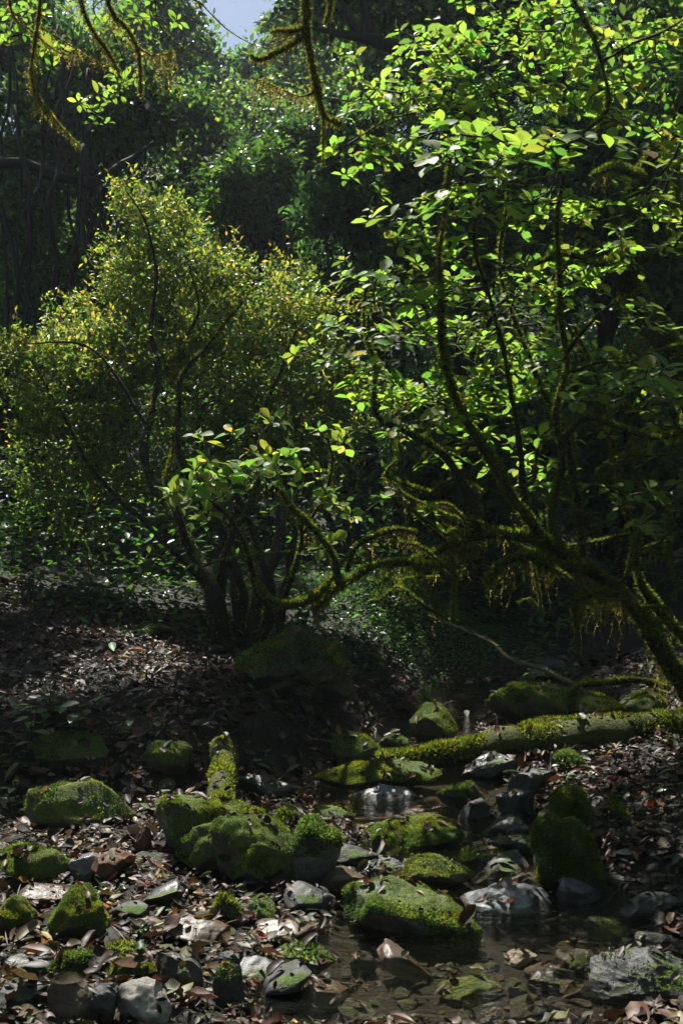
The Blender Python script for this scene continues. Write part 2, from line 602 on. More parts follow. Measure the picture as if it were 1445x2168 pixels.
# water: a sheet that follows the channel
wy = np.arange(1.5, 9.5, 0.05)
wu = np.linspace(-1, 1, 41)
WX = xc(wy)[:, None] + wu[None] * 1.15
WY = np.repeat(wy[:, None], 41, 1)
WZ = np.repeat(wz(wy)[:, None], 41, 1) + 0.010
wi = np.arange(WX.size).reshape(WX.shape)
wq = np.stack([wi[:-1, :-1], wi[:-1, 1:], wi[1:, 1:], wi[1:, :-1]], 2).reshape(-1, 4)
water = obj('water', mesh_np('water', np.stack([WX, WY, WZ], 2).reshape(-1, 3), [wq]), M_WATER, kind='structure')
water['label'] = 'shallow clear stream water between the mossy stones'

# ------------------------------------------------------------------ rocks
import bmesh
def ico(sub):
    bm = bmesh.new()
    bmesh.ops.create_icosphere(bm, subdivisions=sub, radius=1)
    V = np.array([v.co[:] for v in bm.verts])
    Fa = np.array([[v.index for v in f.verts] for f in bm.faces])
    bm.free()
    return V, Fa
ICO = {k: ico(k) for k in (3, 4, 5, 6)}
COVER = []               # (verts, faces) of everything that leaves can land on
MOSSC = np.array([(0.090, 0.135, 0.028), (0.148, 0.20, 0.038), (0.21, 0.245, 0.048), (0.058, 0.11, 0.028), (0.16, 0.145, 0.042)])

def tufts(V, Fa, n, seed, nzmin=0.15, ln=(0.007, 0.016), mask=0.0, w=(1, 1, 0.7, 0.6, 0.25), yellow=0.0, gravity=0.25, flat=0.7):
    r = rng(seed)
    a, b, c = V[Fa[:, 0]], V[Fa[:, 1]], V[Fa[:, 2]]
    nn = np.cross(b - a, c - a)
    ar = np.linalg.norm(nn, axis=1)
    nn = nn / np.maximum(ar, 1e-12)[:, None]
    ctr = (a + b + c) / 3
    m = fbm(ctr * 7, seed + 5, 3)
    patch = sstep((fbm(ctr * 4.5 + 3, seed + 15, 3) + .32) / .3)
    wt = ar * np.clip((nn[:, 2] - nzmin + 0.35 * m) * 2.2 + mask, 0, 1) * (.4 + .6 * patch)
    if wt.sum() <= 0:
        return None
    f = r.choice(len(Fa), n, p=wt / wt.sum())
    u, v = r.random(n), r.random(n)
    fl = u + v > 1
    u[fl], v[fl] = 1 - u[fl], 1 - v[fl]
    pos = a[f] + (b[f] - a[f]) * u[:, None] + (c[f] - a[f]) * v[:, None]
    d = nn[f] + flat * r.standard_normal((n, 3)) * 0.8
    d[:, 2] -= gravity * (1 - nn[f][:, 2])
    R = frames(d, r.standard_normal((n, 3)))
    ww = np.array(w, float)
    ww[2] *= 1 + yellow * 3
    cl = palette(r, n, MOSSC, ww, 0.3)
    cl *= (0.7 + 0.55 * sstep(0.5 + 0.8 * vnoise(pos * 16, seed)))[:, None]
    hue = sstep(.5 + .9 * fbm(pos * 6, seed + 21, 2))
    cl *= np.stack([.70 + .36 * hue, .90 + .1 * hue, 1.7 - .7 * hue], 1)
    bag = Bag()
    s = r.uniform(*ln, n) * (.55 + 1.0 * sstep(.5 + .9 * vnoise(pos * 9 + 5, seed + 2)))
    inst(bag, BLADE[0], BLADE[1], R, pos - unit(d) * 0.003, np.stack([s * r.uniform(1.0, 2.0, n), s, s], 1), cl)
    return bag.mesh('moss', False)

def rock(name, label, px, py, w, h, mat, seed, depth=0.8, ang=0.5, rough=0.22, rotz=0.0, tilt=(0, 0), moss=0, mossln=(0.007, 0.017), nzmin=0.15, yellow=0.0, sub=4, sink=0.18, cat='rock', group=None, lump=0.0, dd=None, cover=True):
    """px, py: middle of the foot as it shows in the photograph; w, h in its pixels"""
    if dd is None:
        g = ground_hit(px, py)
    else:
        g = P(px, py, dd)
        g[2] = min(g[2], hz(g[0], g[1]) + 0.4)
    d = g[1]
    W, Hh = w / F * d, h / F * d
    r = rng(seed)
    V, Fa = ICO[sub + (1 if mat is not R_MOSSY and sub < 6 and w > 60 else 0)]
    V = V.copy()
    if lump:
        V *= (1 + lump * vnoise(V * 1.6 + seed, seed + 40))[:, None]
    V *= (1 + rough * fbm(V * 1.3 + seed * 3.7, seed, 3))[:, None]
    if mat is R_MOSSY:
        ang, moss, mossln = ang + .3, int(moss * 1.1), (mossln[0] * .75, mossln[1] * .75)
    for k in range(int(15 * ang) + (4 if ang > 0 else 0)):
        n_ = unit(r.standard_normal(3) * np.array([1, 1, 0.8]))
        dd_ = r.uniform(0.48, 0.82)
        t = V @ n_ - dd_ - 0.05 * vnoise(V * 2.5 + k, seed + k)
        V -= np.outer(np.clip(t, 0, None) * (0.6 + 0.40 * min(ang * 1.2, 1)), n_)
    lo, hi = V.min(0), V.max(0)
    V = (V - (lo + hi) / 2) / (hi - lo)
    V *= np.array([W, W * depth, Hh * (1 + sink)])
    U_ = unit(V)
    sz_ = min(W, Hh * 2)
    if mat is R_MOSSY:      # cushions
        bil = 1 - np.abs(fbm(V * 16 + seed, seed + 3, 2, 0.6))
        V += U_ * ((0.016 * (bil - 0.6) + 0.035 * sz_ * vnoise(V * 6 / max(sz_, .1) * .5, seed + 6)) * (0.35 + 0.65 * np.clip(U_[:, 2] + .5, 0, 1)))[:, None]
    else:                   # bedding planes and chips
        ax_ = unit(np.array([r.normal(0, .35), r.normal(0, .35), 1]))
        lay = V @ ax_ / (0.085 * sz_) + 0.5 * fbm(V * 4, seed + 4, 2)
        saw = lay - np.floor(lay)
        side_ = 1 - np.abs(U_ @ ax_) ** 2
        V += U_ * (sz_ * (0.022 * (saw - .5) * side_ * (mat in (R_GREY, R_DARK, R_RED)) + 0.05 * fbm(V * 3.2 / sz_, seed + 7, 5, .55)))[:, None]
    M = Matrix.Rotation(rotz, 3, 'Z') @ Matrix.Rotation(tilt[0], 3, 'X') @ Matrix.Rotation(tilt[1], 3, 'Y')
    V = V @ np.array(M).T
    ctr = np.array([g[0], d + W * depth * 0.42, 0.0])
    base = hz(ctr[0], ctr[1]) if dd is None else g[2]
    ctr[2] = min(base, g[2] + 0.02) - V[:, 2].min() - Hh * sink
    root = obj(name, mesh_np(name, V, [Fa]), mat, loc=Vector(ctr))
    tag(root, label, cat, group)
    Vw = V + ctr
    if cover:
        COVER.append((Vw, Fa))
    if moss:
        me = tufts(V, Fa, int(moss * 2.2), seed + 90, nzmin, mossln, yellow=yellow)
        if me:
            obj('moss', me, M_MOSS, root, kind='stuff', loc=(0, 0, 0))
    return root

# foreground left
rock('broken_wood', 'reddish brown broken piece of wood next to the pale grey wedge', 225, 1885, 52, 62, M_RUST, 24, 2.6, 0.95, 0.12, rotz=-0.35, tilt=(-.12, .2), cat='wood', sub=5)
rock('stump', 'little brown wooden stump at the foot of the mossy heap', 302, 1815, 36, 60, M_RUST, 25, 0.9, 0.9, 0.15, tilt=(.1, .12), cat='stump', sub=5)
rock('boulder', 'rounded moss boulder at the left end of the mossy heap beside the small brown stump', 395, 1830, 165, 120, R_MOSSY, 1, 0.9, 0.15, moss=9000, yellow=0.8, sub=5, lump=.3)
rock('boulder', 'dark fronted moss boulder in the middle of the heap, below the leaf covered ledge', 455, 1862, 175, 112, R_MOSSY, 2, 0.8, 0.15, moss=9000, sub=5, lump=.3)
rock('boulder', 'wide moss boulder sloping to the water, with fallen leaves lying on its face', 545, 1886, 210, 135, R_MOSSY, 3, 0.75, 0.2, moss=12000, sub=5, lump=.25)
rock('boulder', 'flat green topped ledge stone behind the heap, under the mossy log end', 470, 1778, 200, 50, R_HALF, 4, 0.7, 0.5, moss=2500)
rock('flat_rock', 'leaning slab with a bright green mossy face and black shaded side beside the stream', 655, 1888, 100, 150, R_HALF, 5, 0.9, 0.75, 0.12, rotz=0.5, tilt=(0.0, 0.45), moss=5000, nzmin=0.0, sub=5)
rock('boulder', 'small dark stone with a mossy cap behind the leaning slab', 600, 1758, 60, 34, R_HALF, 6, 0.8, 0.5, moss=700)
rock('boulder', 'squat stone with a smooth bright yellow green moss cap and black front', 158, 2000, 130, 98, R_MOSSY, 7, 0.8, 0.35, moss=9000, mossln=(0.006, 0.013), yellow=2.5, sub=5)
rock('boulder', 'low brown mossy stone cut off by the left edge beside the yellow green capped stone', 22, 1990, 90, 85, R_MOSSY, 8, 0.9, 0.2, moss=3000, yellow=0.5)
rock('boulder', 'long low mossy hump at the left edge above the leaf litter', 55, 1885, 160, 72, R_MOSSY, 9, 0.6, 0.2, moss=6000, yellow=0.6)
rock('rock', 'smooth pale grey wedge of rock between the mossy hump and the broken wood', 178, 1872, 78, 56, R_SILVER, 10, 0.7, 0.85, 0.12, rotz=0.4)
rock('rock', 'flat brown layered rock lying in the leaves in front of the moss heap', 405, 2012, 150, 48, R_RED, 11, 0.8, 0.8, 0.12, tilt=(0, 0.1))
rock('rock', 'thin reddish slab leaning on the brown layered rock', 420, 1975, 110, 26, R_RED, 12, 0.6, 0.8, 0.1, tilt=(0.1, -0.15))
rock('rock', 'small dark green stone standing in the shallows below the moss heap', 478, 1958, 58, 60, R_DARK, 13, 0.9, 0.5, moss=500)
rock('rock', 'rounded mossy green stone next to the small dark stone in the shallows', 548, 1962, 66, 48, R_HALF, 14, 0.9, 0.4, moss=900)
rock('flat_rock', 'dark slate block with a flat tilted top behind the pale knobbly rock', 372, 2112, 140, 78, R_DARK, 15, 0.7, 0.95, 0.10, rotz=-0.3, tilt=(0.15, 0.22))
rock('rock', 'upright grey triangular stone with a mossy left edge at the bottom', 482, 2148, 72, 108, R_GREY, 16, 0.6, 0.95, 0.1, rotz=0.3, tilt=(-0.1, 0.15), moss=200)
rock('rock', 'pale knobbly white rock at the bottom edge', 298, 2190, 122, 88, R_PALE, 17, 0.8, 0.3, 0.3)
rock('boulder', 'grey brown rounded rock at the bottom edge left of the pale rock', 138, 2185, 92, 98, R_RED, 18, 0.8, 0.55, 0.15)
rock('rock', 'dark split rock between the grey brown rock and the pale rock', 210, 2178, 70, 76, R_DARK, 19, 0.9, 0.7, 0.15)
rock('boulder', 'low stone with a green velvety moss back above the pale rock', 268, 2096, 110, 52, R_MOSSY, 20, 0.8, 0.3, moss=4000, mossln=(.007, .015))
rock('rock', 'small cushion of brown and green moss on a stone beside the bottom leaves', 150, 2085, 100, 48, R_MOSSY, 21, 0.8, 0.3, moss=2600)
rock('rock', 'flat grey stone lying among wet leaves above the upright triangular stone', 478, 2058, 64, 36, R_GREY, 22, 0.7, 0.6)
rock('rock', 'blunt grey stone tip among the leaves in front of the big flat boulder', 768, 2072, 60, 46, R_GREY, 23, 0.8, 0.4)
# middle of the stream
rock('boulder', 'big flat topped boulder in the stream with a moss bib on its dark front', 872, 2028, 292, 128, R_HALF, 30, 0.62, 0.62, 0.14, moss=9000, nzmin=-0.35, sub=5, sink=0.25, mossln=(.006, .014))
rock('boulder', 'grey green flat rock covered in fallen leaves behind the big flat boulder', 925, 1905, 175, 62, R_HALF, 31, 0.9, 0.6, 0.15, moss=3500, mossln=(.005, .011))
rock('boulder', 'low rock with velvety green moss dome in the middle of the stream', 880, 1822, 215, 62, R_MOSSY, 32, 0.8, 0.25, moss=9000, sub=5, mossln=(.007, .016))
rock('rock', 'wet bumpy grey rock awash on the near side of the moss dome', 800, 1862, 140, 30, R_DARK, 33, 0.6, 0.3, 0.3)
rock('rock', 'wet grey rock flank sloping into the pool beside the big flat boulder', 1080, 1968, 190, 52, R_SILVER, 34, 0.8, 0.4, 0.2)
rock('boulder', 'wide low rock with a streaked green moss back at the head of the pool', 800, 1694, 280, 62, R_MOSSY, 35, 0.55, 0.3, moss=9000, sub=5, mossln=(.007, .016))
rock('rock', 'bare silvery wet rock lip at the foot of the streaked mossy rock', 812, 1716, 150, 40, R_SILVER, 36, 0.5, 0.5, 0.15)
rock('rock', 'grey angular block with a half shaded face right of the pool', 1005, 1768, 82, 66, R_GREY, 37, 0.8, 0.9, 0.1, rotz=0.5, tilt=(.1, .2))
rock('rock', 'dark mossy topped wedge leaning behind the grey angular block', 975, 1722, 95, 46, R_HALF, 38, 0.7, 0.7, 0.12, tilt=(0, -0.25), moss=900)
rock('rock', 'flat pale slab lying in shade under the mossy log', 965, 1642, 62, 24, R_GREY, 39, 0.8, 0.8, 0.1)
rock('flat_rock', 'long dark slab sloping up under the mossy log', 1030, 1668, 130, 56, R_DARK, 40, 0.6, 0.8, 0.1, tilt=(0, -0.3))
rock('rock', 'grey brown stone tucked below the slab under the log', 1060, 1640, 80, 36, R_RED, 41, 0.7, 0.6)
rock('rock', 'reddish grey rock breaking the water upstream of the moss dome', 790, 1782, 90, 30, R_RED, 42, 0.7, 0.6)
# right
rock('boulder', 'upright shaggy moss covered boulder with a bare wet foot by the pool', 1215, 1918, 150, 165, R_MOSSY, 50, 0.8, 0.25, moss=14000, mossln=(0.010, 0.024), nzmin=-0.25, yellow=0.8, sub=5, sink=0.08, lump=.3)
rock('boulder', 'round shaggy moss knob on top of the upright boulder', 1208, 1772, 100, 100, R_MOSSY, 51, 0.9, 0.2, moss=7000, mossln=(0.010, 0.022), nzmin=-0.2, yellow=0.7, dd=4.75)
rock('rock', 'bare silver wet foot stone below the shaggy boulder', 1235, 1925, 105, 56, R_SILVER, 52, 0.6, 0.5, 0.15)
rock('boulder', 'large smooth grey boulder with cracks and green top at the bottom right corner', 1375, 2148, 235, 150, R_GREY, 53, 0.8, 0.42, 0.16, rotz=-0.4, tilt=(0.0, 0.2), moss=1500, nzmin=0.55, sub=5, sink=0.1, mossln=(.004, .009))
rock('flat_rock', 'long grey stone lying diagonally in the leaves above the smooth grey boulder', 1375, 1962, 135, 58, R_GREY, 54, 0.45, 0.4, 0.1, tilt=(0, -0.35))
rock('rock', 'rounded tan stone glistening in the shallow pool', 1105, 2052, 70, 30, R_PALE, 55, 0.8, 0.2, 0.15)
rock('boulder', 'small shaggy mossy stone under the right end of the log', 1205, 1640, 76, 46, R_MOSSY, 56, 0.8, 0.2, moss=2500, mossln=(.012, .026))
# behind
rock('boulder', 'small moss capped stone at the near end of the mossy log', 832, 1602, 72, 40, R_MOSSY, 60, 0.8, 0.25, moss=1800)
rock('boulder', 'long mossy hump sloping down to the small moss capped stone', 735, 1625, 150, 58, R_MOSSY, 61, 0.8, 0.25, moss=3500)
rock('boulder', 'dark round mossy stone in the shade behind the mossy log', 920, 1585, 100, 80, R_MOSSY, 62, 0.9, 0.25, moss=2200)
rock('boulder', 'big dark boulder draped in brown moss behind the log near the fallen branch', 1130, 1535, 190, 80, R_MOSSY, 63, 0.8, 0.4, moss=4000, mossln=(.014, .03))
rock('boulder', 'mossy stone beside the right end of the fallen branch behind the log', 1260, 1530, 140, 48, R_MOSSY, 64, 0.8, 0.3, moss=2500)
rock('boulder', 'mossy stone at the right edge behind the log', 1380, 1525, 130, 48, R_MOSSY, 65, 0.8, 0.3, moss=2500)
rock('boulder', 'shaded moss mound on the leafy bank left of the stream', 345, 1650, 110, 70, R_MOSSY, 66, 0.8, 0.2, moss=3000, yellow=.3)
rock('boulder', 'moss mound among the leafy herbs on the left bank', 150, 1640, 200, 66, R_MOSSY, 67, 0.7, 0.2, moss=5000, yellow=.3)
rock('boulder', 'dark mossy bank boulder in deep shade below the herbs', 150, 1765, 270, 90, R_MOSSY, 68, 0.6, 0.35, moss=4000, nzmin=.4)
rock('boulder', 'dark stone in the leaves by the bank behind the moss heap', 560, 1700, 130, 50, R_DARK, 69, 0.7, 0.4)
rock('boulder', 'half buried dark stone on the leafy slope near the herbs', 205, 1510, 60, 26, R_DARK, 70, 0.7, 0.4)
rock('boulder', 'root covered mound coloured as in shadow at the foot of the multi stemmed shrub', 620, 1500, 250, 150, R_DARK, 71, 0.9, 0.4, 0.4, moss=5000, mossln=(.014, .03), nzmin=.1, sub=5)  # dark stone picked so the mound's shadow is in its colour
rock('boulder', 'grey stones half hidden in the shaded gully behind the fallen branch', 1180, 1440, 120, 40, R_GREY, 72, 0.8, 0.5)

# ------------------------------------------------------------------ plants: shared helpers
def rosettes(r, tips, axes, nl, size, elev=(0.0, 0.75), droop=0.12):
    """leaves standing round each twig tip: positions, rotations, sizes, tip index"""
    pos, dr, up, sz, ti = [], [], [], [], []
    for i, (t, a) in enumerate(zip(tips, axes)):
        a = unit(a)
        u = unit(np.cross(a, (0.31, 0.77, 0.2)))
        w = np.cross(a, u)
        n = int(r.integers(nl[0], nl[1] + 1))
        ph = r.random() * 6.28
        s0 = r.uniform(*size)
        for k in range(n):
            an = ph + k * 2.4 + r.normal(0, 0.25)
            e = r.uniform(*elev)
            rad = math.cos(an) * u + math.sin(an) * w
            d = math.cos(e) * rad + math.sin(e) * a
            d[2] -= droop * r.random()
            nrm = math.cos(e) * a - math.sin(e) * rad + 0.28 * r.standard_normal(3)
            nrm[2] += 0.25
            pos.append(t + 0.012 * rad - a * r.uniform(0, 0.05) * (k > 2))
            dr.append(d)
            up.append(nrm)
            sz.append(s0 * r.uniform(0.48, 1.15))
            ti.append(i)
    return np.array(pos), frames(np.array(dr), np.array(up)), np.array(sz), np.array(ti)

def sample_blobs(r, blobs, shell=0.45):
    """blobs: (px, py, rx_px, ry_px, depth, depth_radius_m, count) -> world points"""
    out = []
    for px, py, rx, ry, d, rd, n in blobs:
        v = unit(r.standard_normal((n, 3))) * (r.random((n, 1)) ** shell)
        for q in v:
            dd = d + q[1] * rd
            out.append(P(px + q[0] * rx, py + q[2] * ry, dd))
    return np.array(out)

def sprays(r, blobs, per=4, step=.09, rise=.35, shell=.45, flat=1.0):
    """twig tips in short rows, as side shoots along a branch"""
    out = []
    for b_ in blobs:
        m = max(1, int(round(b_[6] / per)))
        cs = sample_blobs(r, [(*b_[:6], m)], shell)
        mid = P(b_[0], b_[1], b_[4])
        for c_ in cs:
            dv = unit(unit(c_ - mid) * .7 + r.standard_normal(3) * np.array([1, .8, .35]) + np.array([0, 0, rise]))
            k = max(1, int(round(per * r.uniform(.6, 1.4)))) if b_[6] >= per else b_[6]
            for j in range(k):
                out.append(c_ + dv * step * (j - k / 2) + step * .45 * r.standard_normal(3) * np.array([1 / flat ** .5, 1 / flat ** .5, flat]))
    return np.array(out)

def grow_twigs(bag, nodes, tips, r, tip_r=0.0028, gain=0.0016, sag=0.06, sides=4, reach=0.8, maxlen=1.2):
    """joins every tip to the nearest woody point already there; returns the growing direction at each tip"""
    nodes = np.asarray(nodes, float)
    d0 = np.array([np.min(((nodes - t) ** 2).sum(1)) for t in tips])
    order = np.argsort(d0)
    axes = np.zeros_like(tips)
    pool = list(nodes)
    arr = np.array(pool)
    add = []
    for c, i in enumerate(order):
        t = tips[i]
        if len(add) > 40:
            arr = np.vstack([arr, np.array(add)])
            add = []
        al = np.vstack([arr, np.array(add)]) if add else arr
        dv = al - t
        cost = (dv ** 2).sum(1) * (1 + 0.9 * (dv[:, 2] > 0.02))
        j = int(np.argmin(cost))
        b = al[j]
        ln = np.linalg.norm(t - b)
        m = (b + t) / 2 + np.array([r.normal(0, 0.10) * ln, r.normal(0, 0.10) * ln, -sag * ln + r.normal(0, 0.06) * ln])
        rr = tip_r + gain * ln / 0.3
        p, _ = tube(bag, [b, m, t], [rr * 1.5, rr, tip_r * 0.7], sides, 0, 0, 0, 0.07)
        add += list(p[1:-1:2])
        axes[i] = unit(p[-1] - p[-2])
    return axes

def fuzz(bag, path, rad, per_m, ln, seed, up=0.5, cols=MOSSC, w=(1, .8, 0.35, 1.4, 0.5)):
    """short moss blades all round a branch"""
    r = rng(seed)
    seg = np.linalg.norm(np.diff(path, axis=0), axis=1)
    L_ = seg.sum()
    n = max(4, int(per_m * L_))
    k = r.choice(len(seg), n, p=seg / L_)
    f = r.random(n)
    c = path[k] * (1 - f)[:, None] + path[k + 1] * f[:, None]
    rr = rad[k] * (1 - f) + rad[k + 1] * f
    t = unit(path[k + 1] - path[k])
    q = r.standard_normal((n, 3))
    q[:, 2] += up
    q -= t * (q * t).sum(1)[:, None]
    q = unit(q)
    lump = 0.35 + 0.65 * sstep(0.5 + 0.9 * vnoise(c * 9, seed))
    d = q + 0.55 * r.standard_normal((n, 3))
    s = r.uniform(*ln, n) * (0.5 + lump)
    cl = palette(r, n, cols, w, 0.3)
    inst(bag, BLADE[0], BLADE[1], frames(d, r.standard_normal((n, 3))), c + q * (rr * 0.92)[:, None], np.stack([s * r.uniform(0.8, 1.6, n), s, s], 1), cl)

BEARDC = np.array([(0.14, 0.14, 0.03), (0.24, 0.205, 0.06), (0.075, 0.085, 0.02), (0.25, 0.185, 0.07)])
def beard(bag, path, rad, per_m, ln, seed, w=(1, 0.7, 1, 0.3), size=(0.009, 0.019), clump=True):
    """strands of moss hanging from a branch, each a thin cord set with tiny leaves"""
    r = rng(seed)
    seg = np.linalg.norm(np.diff(path, axis=0), axis=1)
    L_ = seg.sum()
    n = max(3, int(per_m * L_))
    k = r.choice(len(seg), n, p=seg / L_)
    f = r.random(n)
    c = path[k] * (1 - f)[:, None] + path[k + 1] * f[:, None]
    lmul = sstep(0.55 + 1.1 * vnoise(c * 4.5, seed)) if clump else np.ones(n)
    T, Dv, Sz, Cl = [], [], [], []
    for i in range(n):
        l = r.uniform(*ln) * (0.08 + 0.92 * lmul[i]) * r.random() ** 0.9 + .012
        m = max(3, int(l / 0.007))
        z = np.linspace(0, 1, m)
        a, b = r.normal(0, 0.22, 2) * l
        pts = c[i] + np.stack([a * z ** 2 + 0.006 * np.sin(z * 9 + i), b * z ** 2 + 0.006 * np.cos(z * 8 + i), -l * z], 1)
        pts += np.cumsum(r.normal(0, 0.0022, (m, 3)), 0)
        dv = np.stack([r.standard_normal(m), r.standard_normal(m), -0.9 + 0.5 * r.standard_normal(m)], 1)
        T.append(pts)
        Dv.append(dv)
        Sz.append(r.uniform(*size, m) * (1 - 0.45 * z))
        cc = palette(r, 1, BEARDC, w, 0.25)
        Cl.append(np.repeat(cc, m, 0))
    T, Dv, Sz, Cl = map(np.concatenate, (T, Dv, Sz, Cl))
    inst(bag, BLADE[0], BLADE[1], frames(Dv, r.standard_normal(T.shape)), T, np.stack([Sz * 1.5, Sz, Sz], 1), Cl)

LEAFMESH = {}
def leaf_mesh(key, tmpl, mat):
    if key not in LEAFMESH:
        me = mesh_np(key, tmpl[0], [tmpl[1]], None, tmpl[2])
        me.materials.append(mat)
        LEAFMESH[key] = me
    return LEAFMESH[key]

def place_leaf(me, root, pos, R, s, col, name='leaf'):
    o = bpy.data.objects.new(name, me)
    COL.objects.link(o)
    o.parent = root
    s = (s, s, s) if np.isscalar(s) else s
    M = Matrix([[R[i][j] * s[j] for j in range(3)] + [pos[i]] for i in range(3)] + [[0, 0, 0, 1]])
    o.matrix_local = Matrix.Translation(-root.location) @ M
    o.color = (*[float(x) for x in col], 1)
    return o

def leaves_split(root, pos, R, s, col, nparts, tmpl, key, mat_part, mat_stuff, lo=None):
    """the leaves that show largest become parts, the rest one part"""
    pr = project(pos)
    size = s / pos[:, 1]
    inside = (pr[:, 0] > 5) & (pr[:, 0] < 1440) & (pr[:, 1] > 5) & (pr[:, 1] < 2160)
    score = np.where(inside, size, -1)
    order = np.argsort(-score)
    k = min(nparts, int((score > 0).sum()))
    var = [leaf_mesh(key + str(i), t, mat_part) for i, t in enumerate(tmpl)]
    for n, i in enumerate(order[:k]):
        place_leaf(var[n % len(var)], root, pos[i], R[i], float(s[i]), col[i])
    rest = order[k:]
    if len(rest):
        bag = Bag()
        t = lo or tmpl[0]
        inst(bag, t[0], t[1], R[rest], pos[rest], s[rest], col[rest])
        obj('foliage', bag.mesh('foliage'), mat_stuff, root, kind='stuff')

YOUNG = [(0.120, 0.208, 0.041), (0.154, 0.238, 0.043), (0.084, 0.160, 0.035), (0.191, 0.253, 0.043), (0.176, 0.146, 0.041)]
HI3 = [LEAF_HI, leaf_template(5, obov, 0.34, 0.16, -0.05), leaf_template(5, obov, 0.30, 0.06, -0.28), leaf_template(5, ellp, 0.27, 0.12, -0.15)]

# ------------------------------------------------------------------ background trees
def crown_leaves(bag, r, clumps, n, size, cols, w, up=0.7, tmpl=LEAF_LO, shell=0.55):
    cl = np.array(clumps, float)
    wt = (cl[:, 3] * cl[:, 4] * cl[:, 5]) ** 0.66
    k = r.choice(len(cl), n, p=wt / wt.sum())
    v = unit(r.standard_normal((n, 3)))
    rad = r.random(n) ** shell
    wob = 1 + 0.6 * vnoise(v * 2.5 + k[:, None] * 3.1, 8)
    pos = cl[k, :3] + v * (rad * wob)[:, None] * cl[k, 3:6]
    d = v + 0.9 * r.standard_normal((n, 3))
    d[:, 2] -= 0.25
    nrm = r.standard_normal((n, 3)) * 0.6 + v * 0.3
    nrm[:, 2] += up
    c = palette(r, n, cols, w, 0.3)
    c *= (0.7 + 0.6 * r.random(len(cl)))[k][:, None]
    inst(bag, tmpl[0], tmpl[1], frames(d, nrm), pos, r.uniform(*size, n), c)

GREENS = [(0.039, 0.090, 0.024), (0.058, 0.123, 0.027), (0.091, 0.152, 0.031), (0.026, 0.065, 0.027)]
def tree(name, label, px, py, d, wpx, hpx, n, seed, leaf=(0.09, 0.17), cols=GREENS, w=(1, 1, 0.5, 0.7), nclump=12, trunk=0.12, rd=None, group=None, lean=0.0, mat=None, basex=None, cat='tree', limbs=True):
    nclump = int(nclump * 2.2)
    r = rng(seed)
    c0 = P(px, py, d)
    rx, rz = wpx / F * d / 2, hpx / F * d / 2
    ry = rd or rx * 0.8
    bx = c0[0] + lean if basex is None else basex
    by = d + 0.2
    root = empty(name, (bx, by, hz(bx, by)))
    tag(root, label, cat, group)
    clumps = []
    for k in range(nclump):
        v = unit(r.standard_normal(3)) * r.random() ** 0.4
        q = c0 + v * np.array([rx, ry, rz]) * 0.82
        s = r.uniform(0.17, 0.36)
        clumps.append((*q, rx * s, ry * s, rz * s * 0.9))
    bag = Bag()
    b0 = np.array([bx, by, hz(bx, by) - 0.1])
    top = c0 + np.array([0, 0, rz * 0.6])
    m1 = b0 * 0.62 + c0 * 0.38 + np.array([r.normal(0, .2), r.normal(0, .1), 0])
    p, rr = tube(bag, [b0, m1, c0, top], [trunk, trunk * 0.75, trunk * 0.5, trunk * 0.15], 7, 0.2, seed, 0.05, 0.3)
    if limbs:
        for q in clumps:
            j = int(len(p) * r.uniform(0.35, 0.8))
            e = np.array(q[:3])
            mid = (p[j] + e) / 2 + np.array([0, 0, r.normal(0.0, 0.12) * rz])
            tube(bag, [p[j], mid, e], [rr[j] * 0.5, rr[j] * 0.32, 0.008], 5, 0.1, seed, 0.04, 0.25)
    obj('trunk', bag.mesh('trunk'), M_BARK, root)
    bag = Bag()
    crown_leaves(bag, r, clumps, n, leaf, cols, w)
    obj('crown', bag.mesh('crown'), mat or M_FOL, root, kind='stuff')
    return root

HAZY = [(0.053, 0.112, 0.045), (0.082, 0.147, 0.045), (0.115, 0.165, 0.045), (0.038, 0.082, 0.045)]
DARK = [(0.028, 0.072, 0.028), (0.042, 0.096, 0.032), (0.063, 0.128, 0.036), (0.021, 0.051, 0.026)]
# far hillside
tree('hill_tree', 'hazy pale green tree right below the gap of sky', 480, 250, 26, 300, 330, 6500, 101, (0.14, 0.26), HAZY)
tree('hill_tree', 'hazy yellow green tree between the gap of sky and the hanging mossy branch', 650, 110, 29, 330, 330, 7000, 102, (0.15, 0.28), HAZY, (1, 1, 1, .3))
tree('hill_tree', 'hazy tree left of the gap of sky behind the hanging twigs', 330, 110, 27, 300, 360, 7000, 103, (0.14, 0.26), HAZY)
tree('hill_tree', 'sunlit yellow green tree behind the dark crooked limb at the top', 800, 90, 24, 300, 330, 7000, 104, (0.13, 0.24), HAZY, (1, 1, 1.3, .3))
tree('hill_tree', 'tall dark tree at the top behind the crown of the bright leaved tree', 1010, 60, 21, 380, 520, 8000, 105, (0.12, 0.22), DARK)
tree('hill_tree', 'dark tree in the top corner above the lianas', 60, 110, 20, 380, 420, 8000, 106, (0.12, 0.22), DARK)
tree('hill_tree', 'dark tree filling the top right corner behind the bright leaves', 1330, 130, 19, 460, 600, 9000, 107, (0.11, 0.2), DARK)
tree('hill_tree', 'tree with glinting leaves on the slope under the hazy pale tree', 420, 330, 21, 300, 260, 7500, 108, (0.11, 0.19))
tree('hill_tree', 'dark green tree on the slope under the hanging mossy branch', 690, 330, 19, 360, 330, 9000, 109, (0.10, 0.18), DARK)
tree('hill_tree', 'dim blue green tree on the slope right of the yellow shrub top', 560, 430, 16, 300, 280, 9000, 110, (0.08, 0.15))
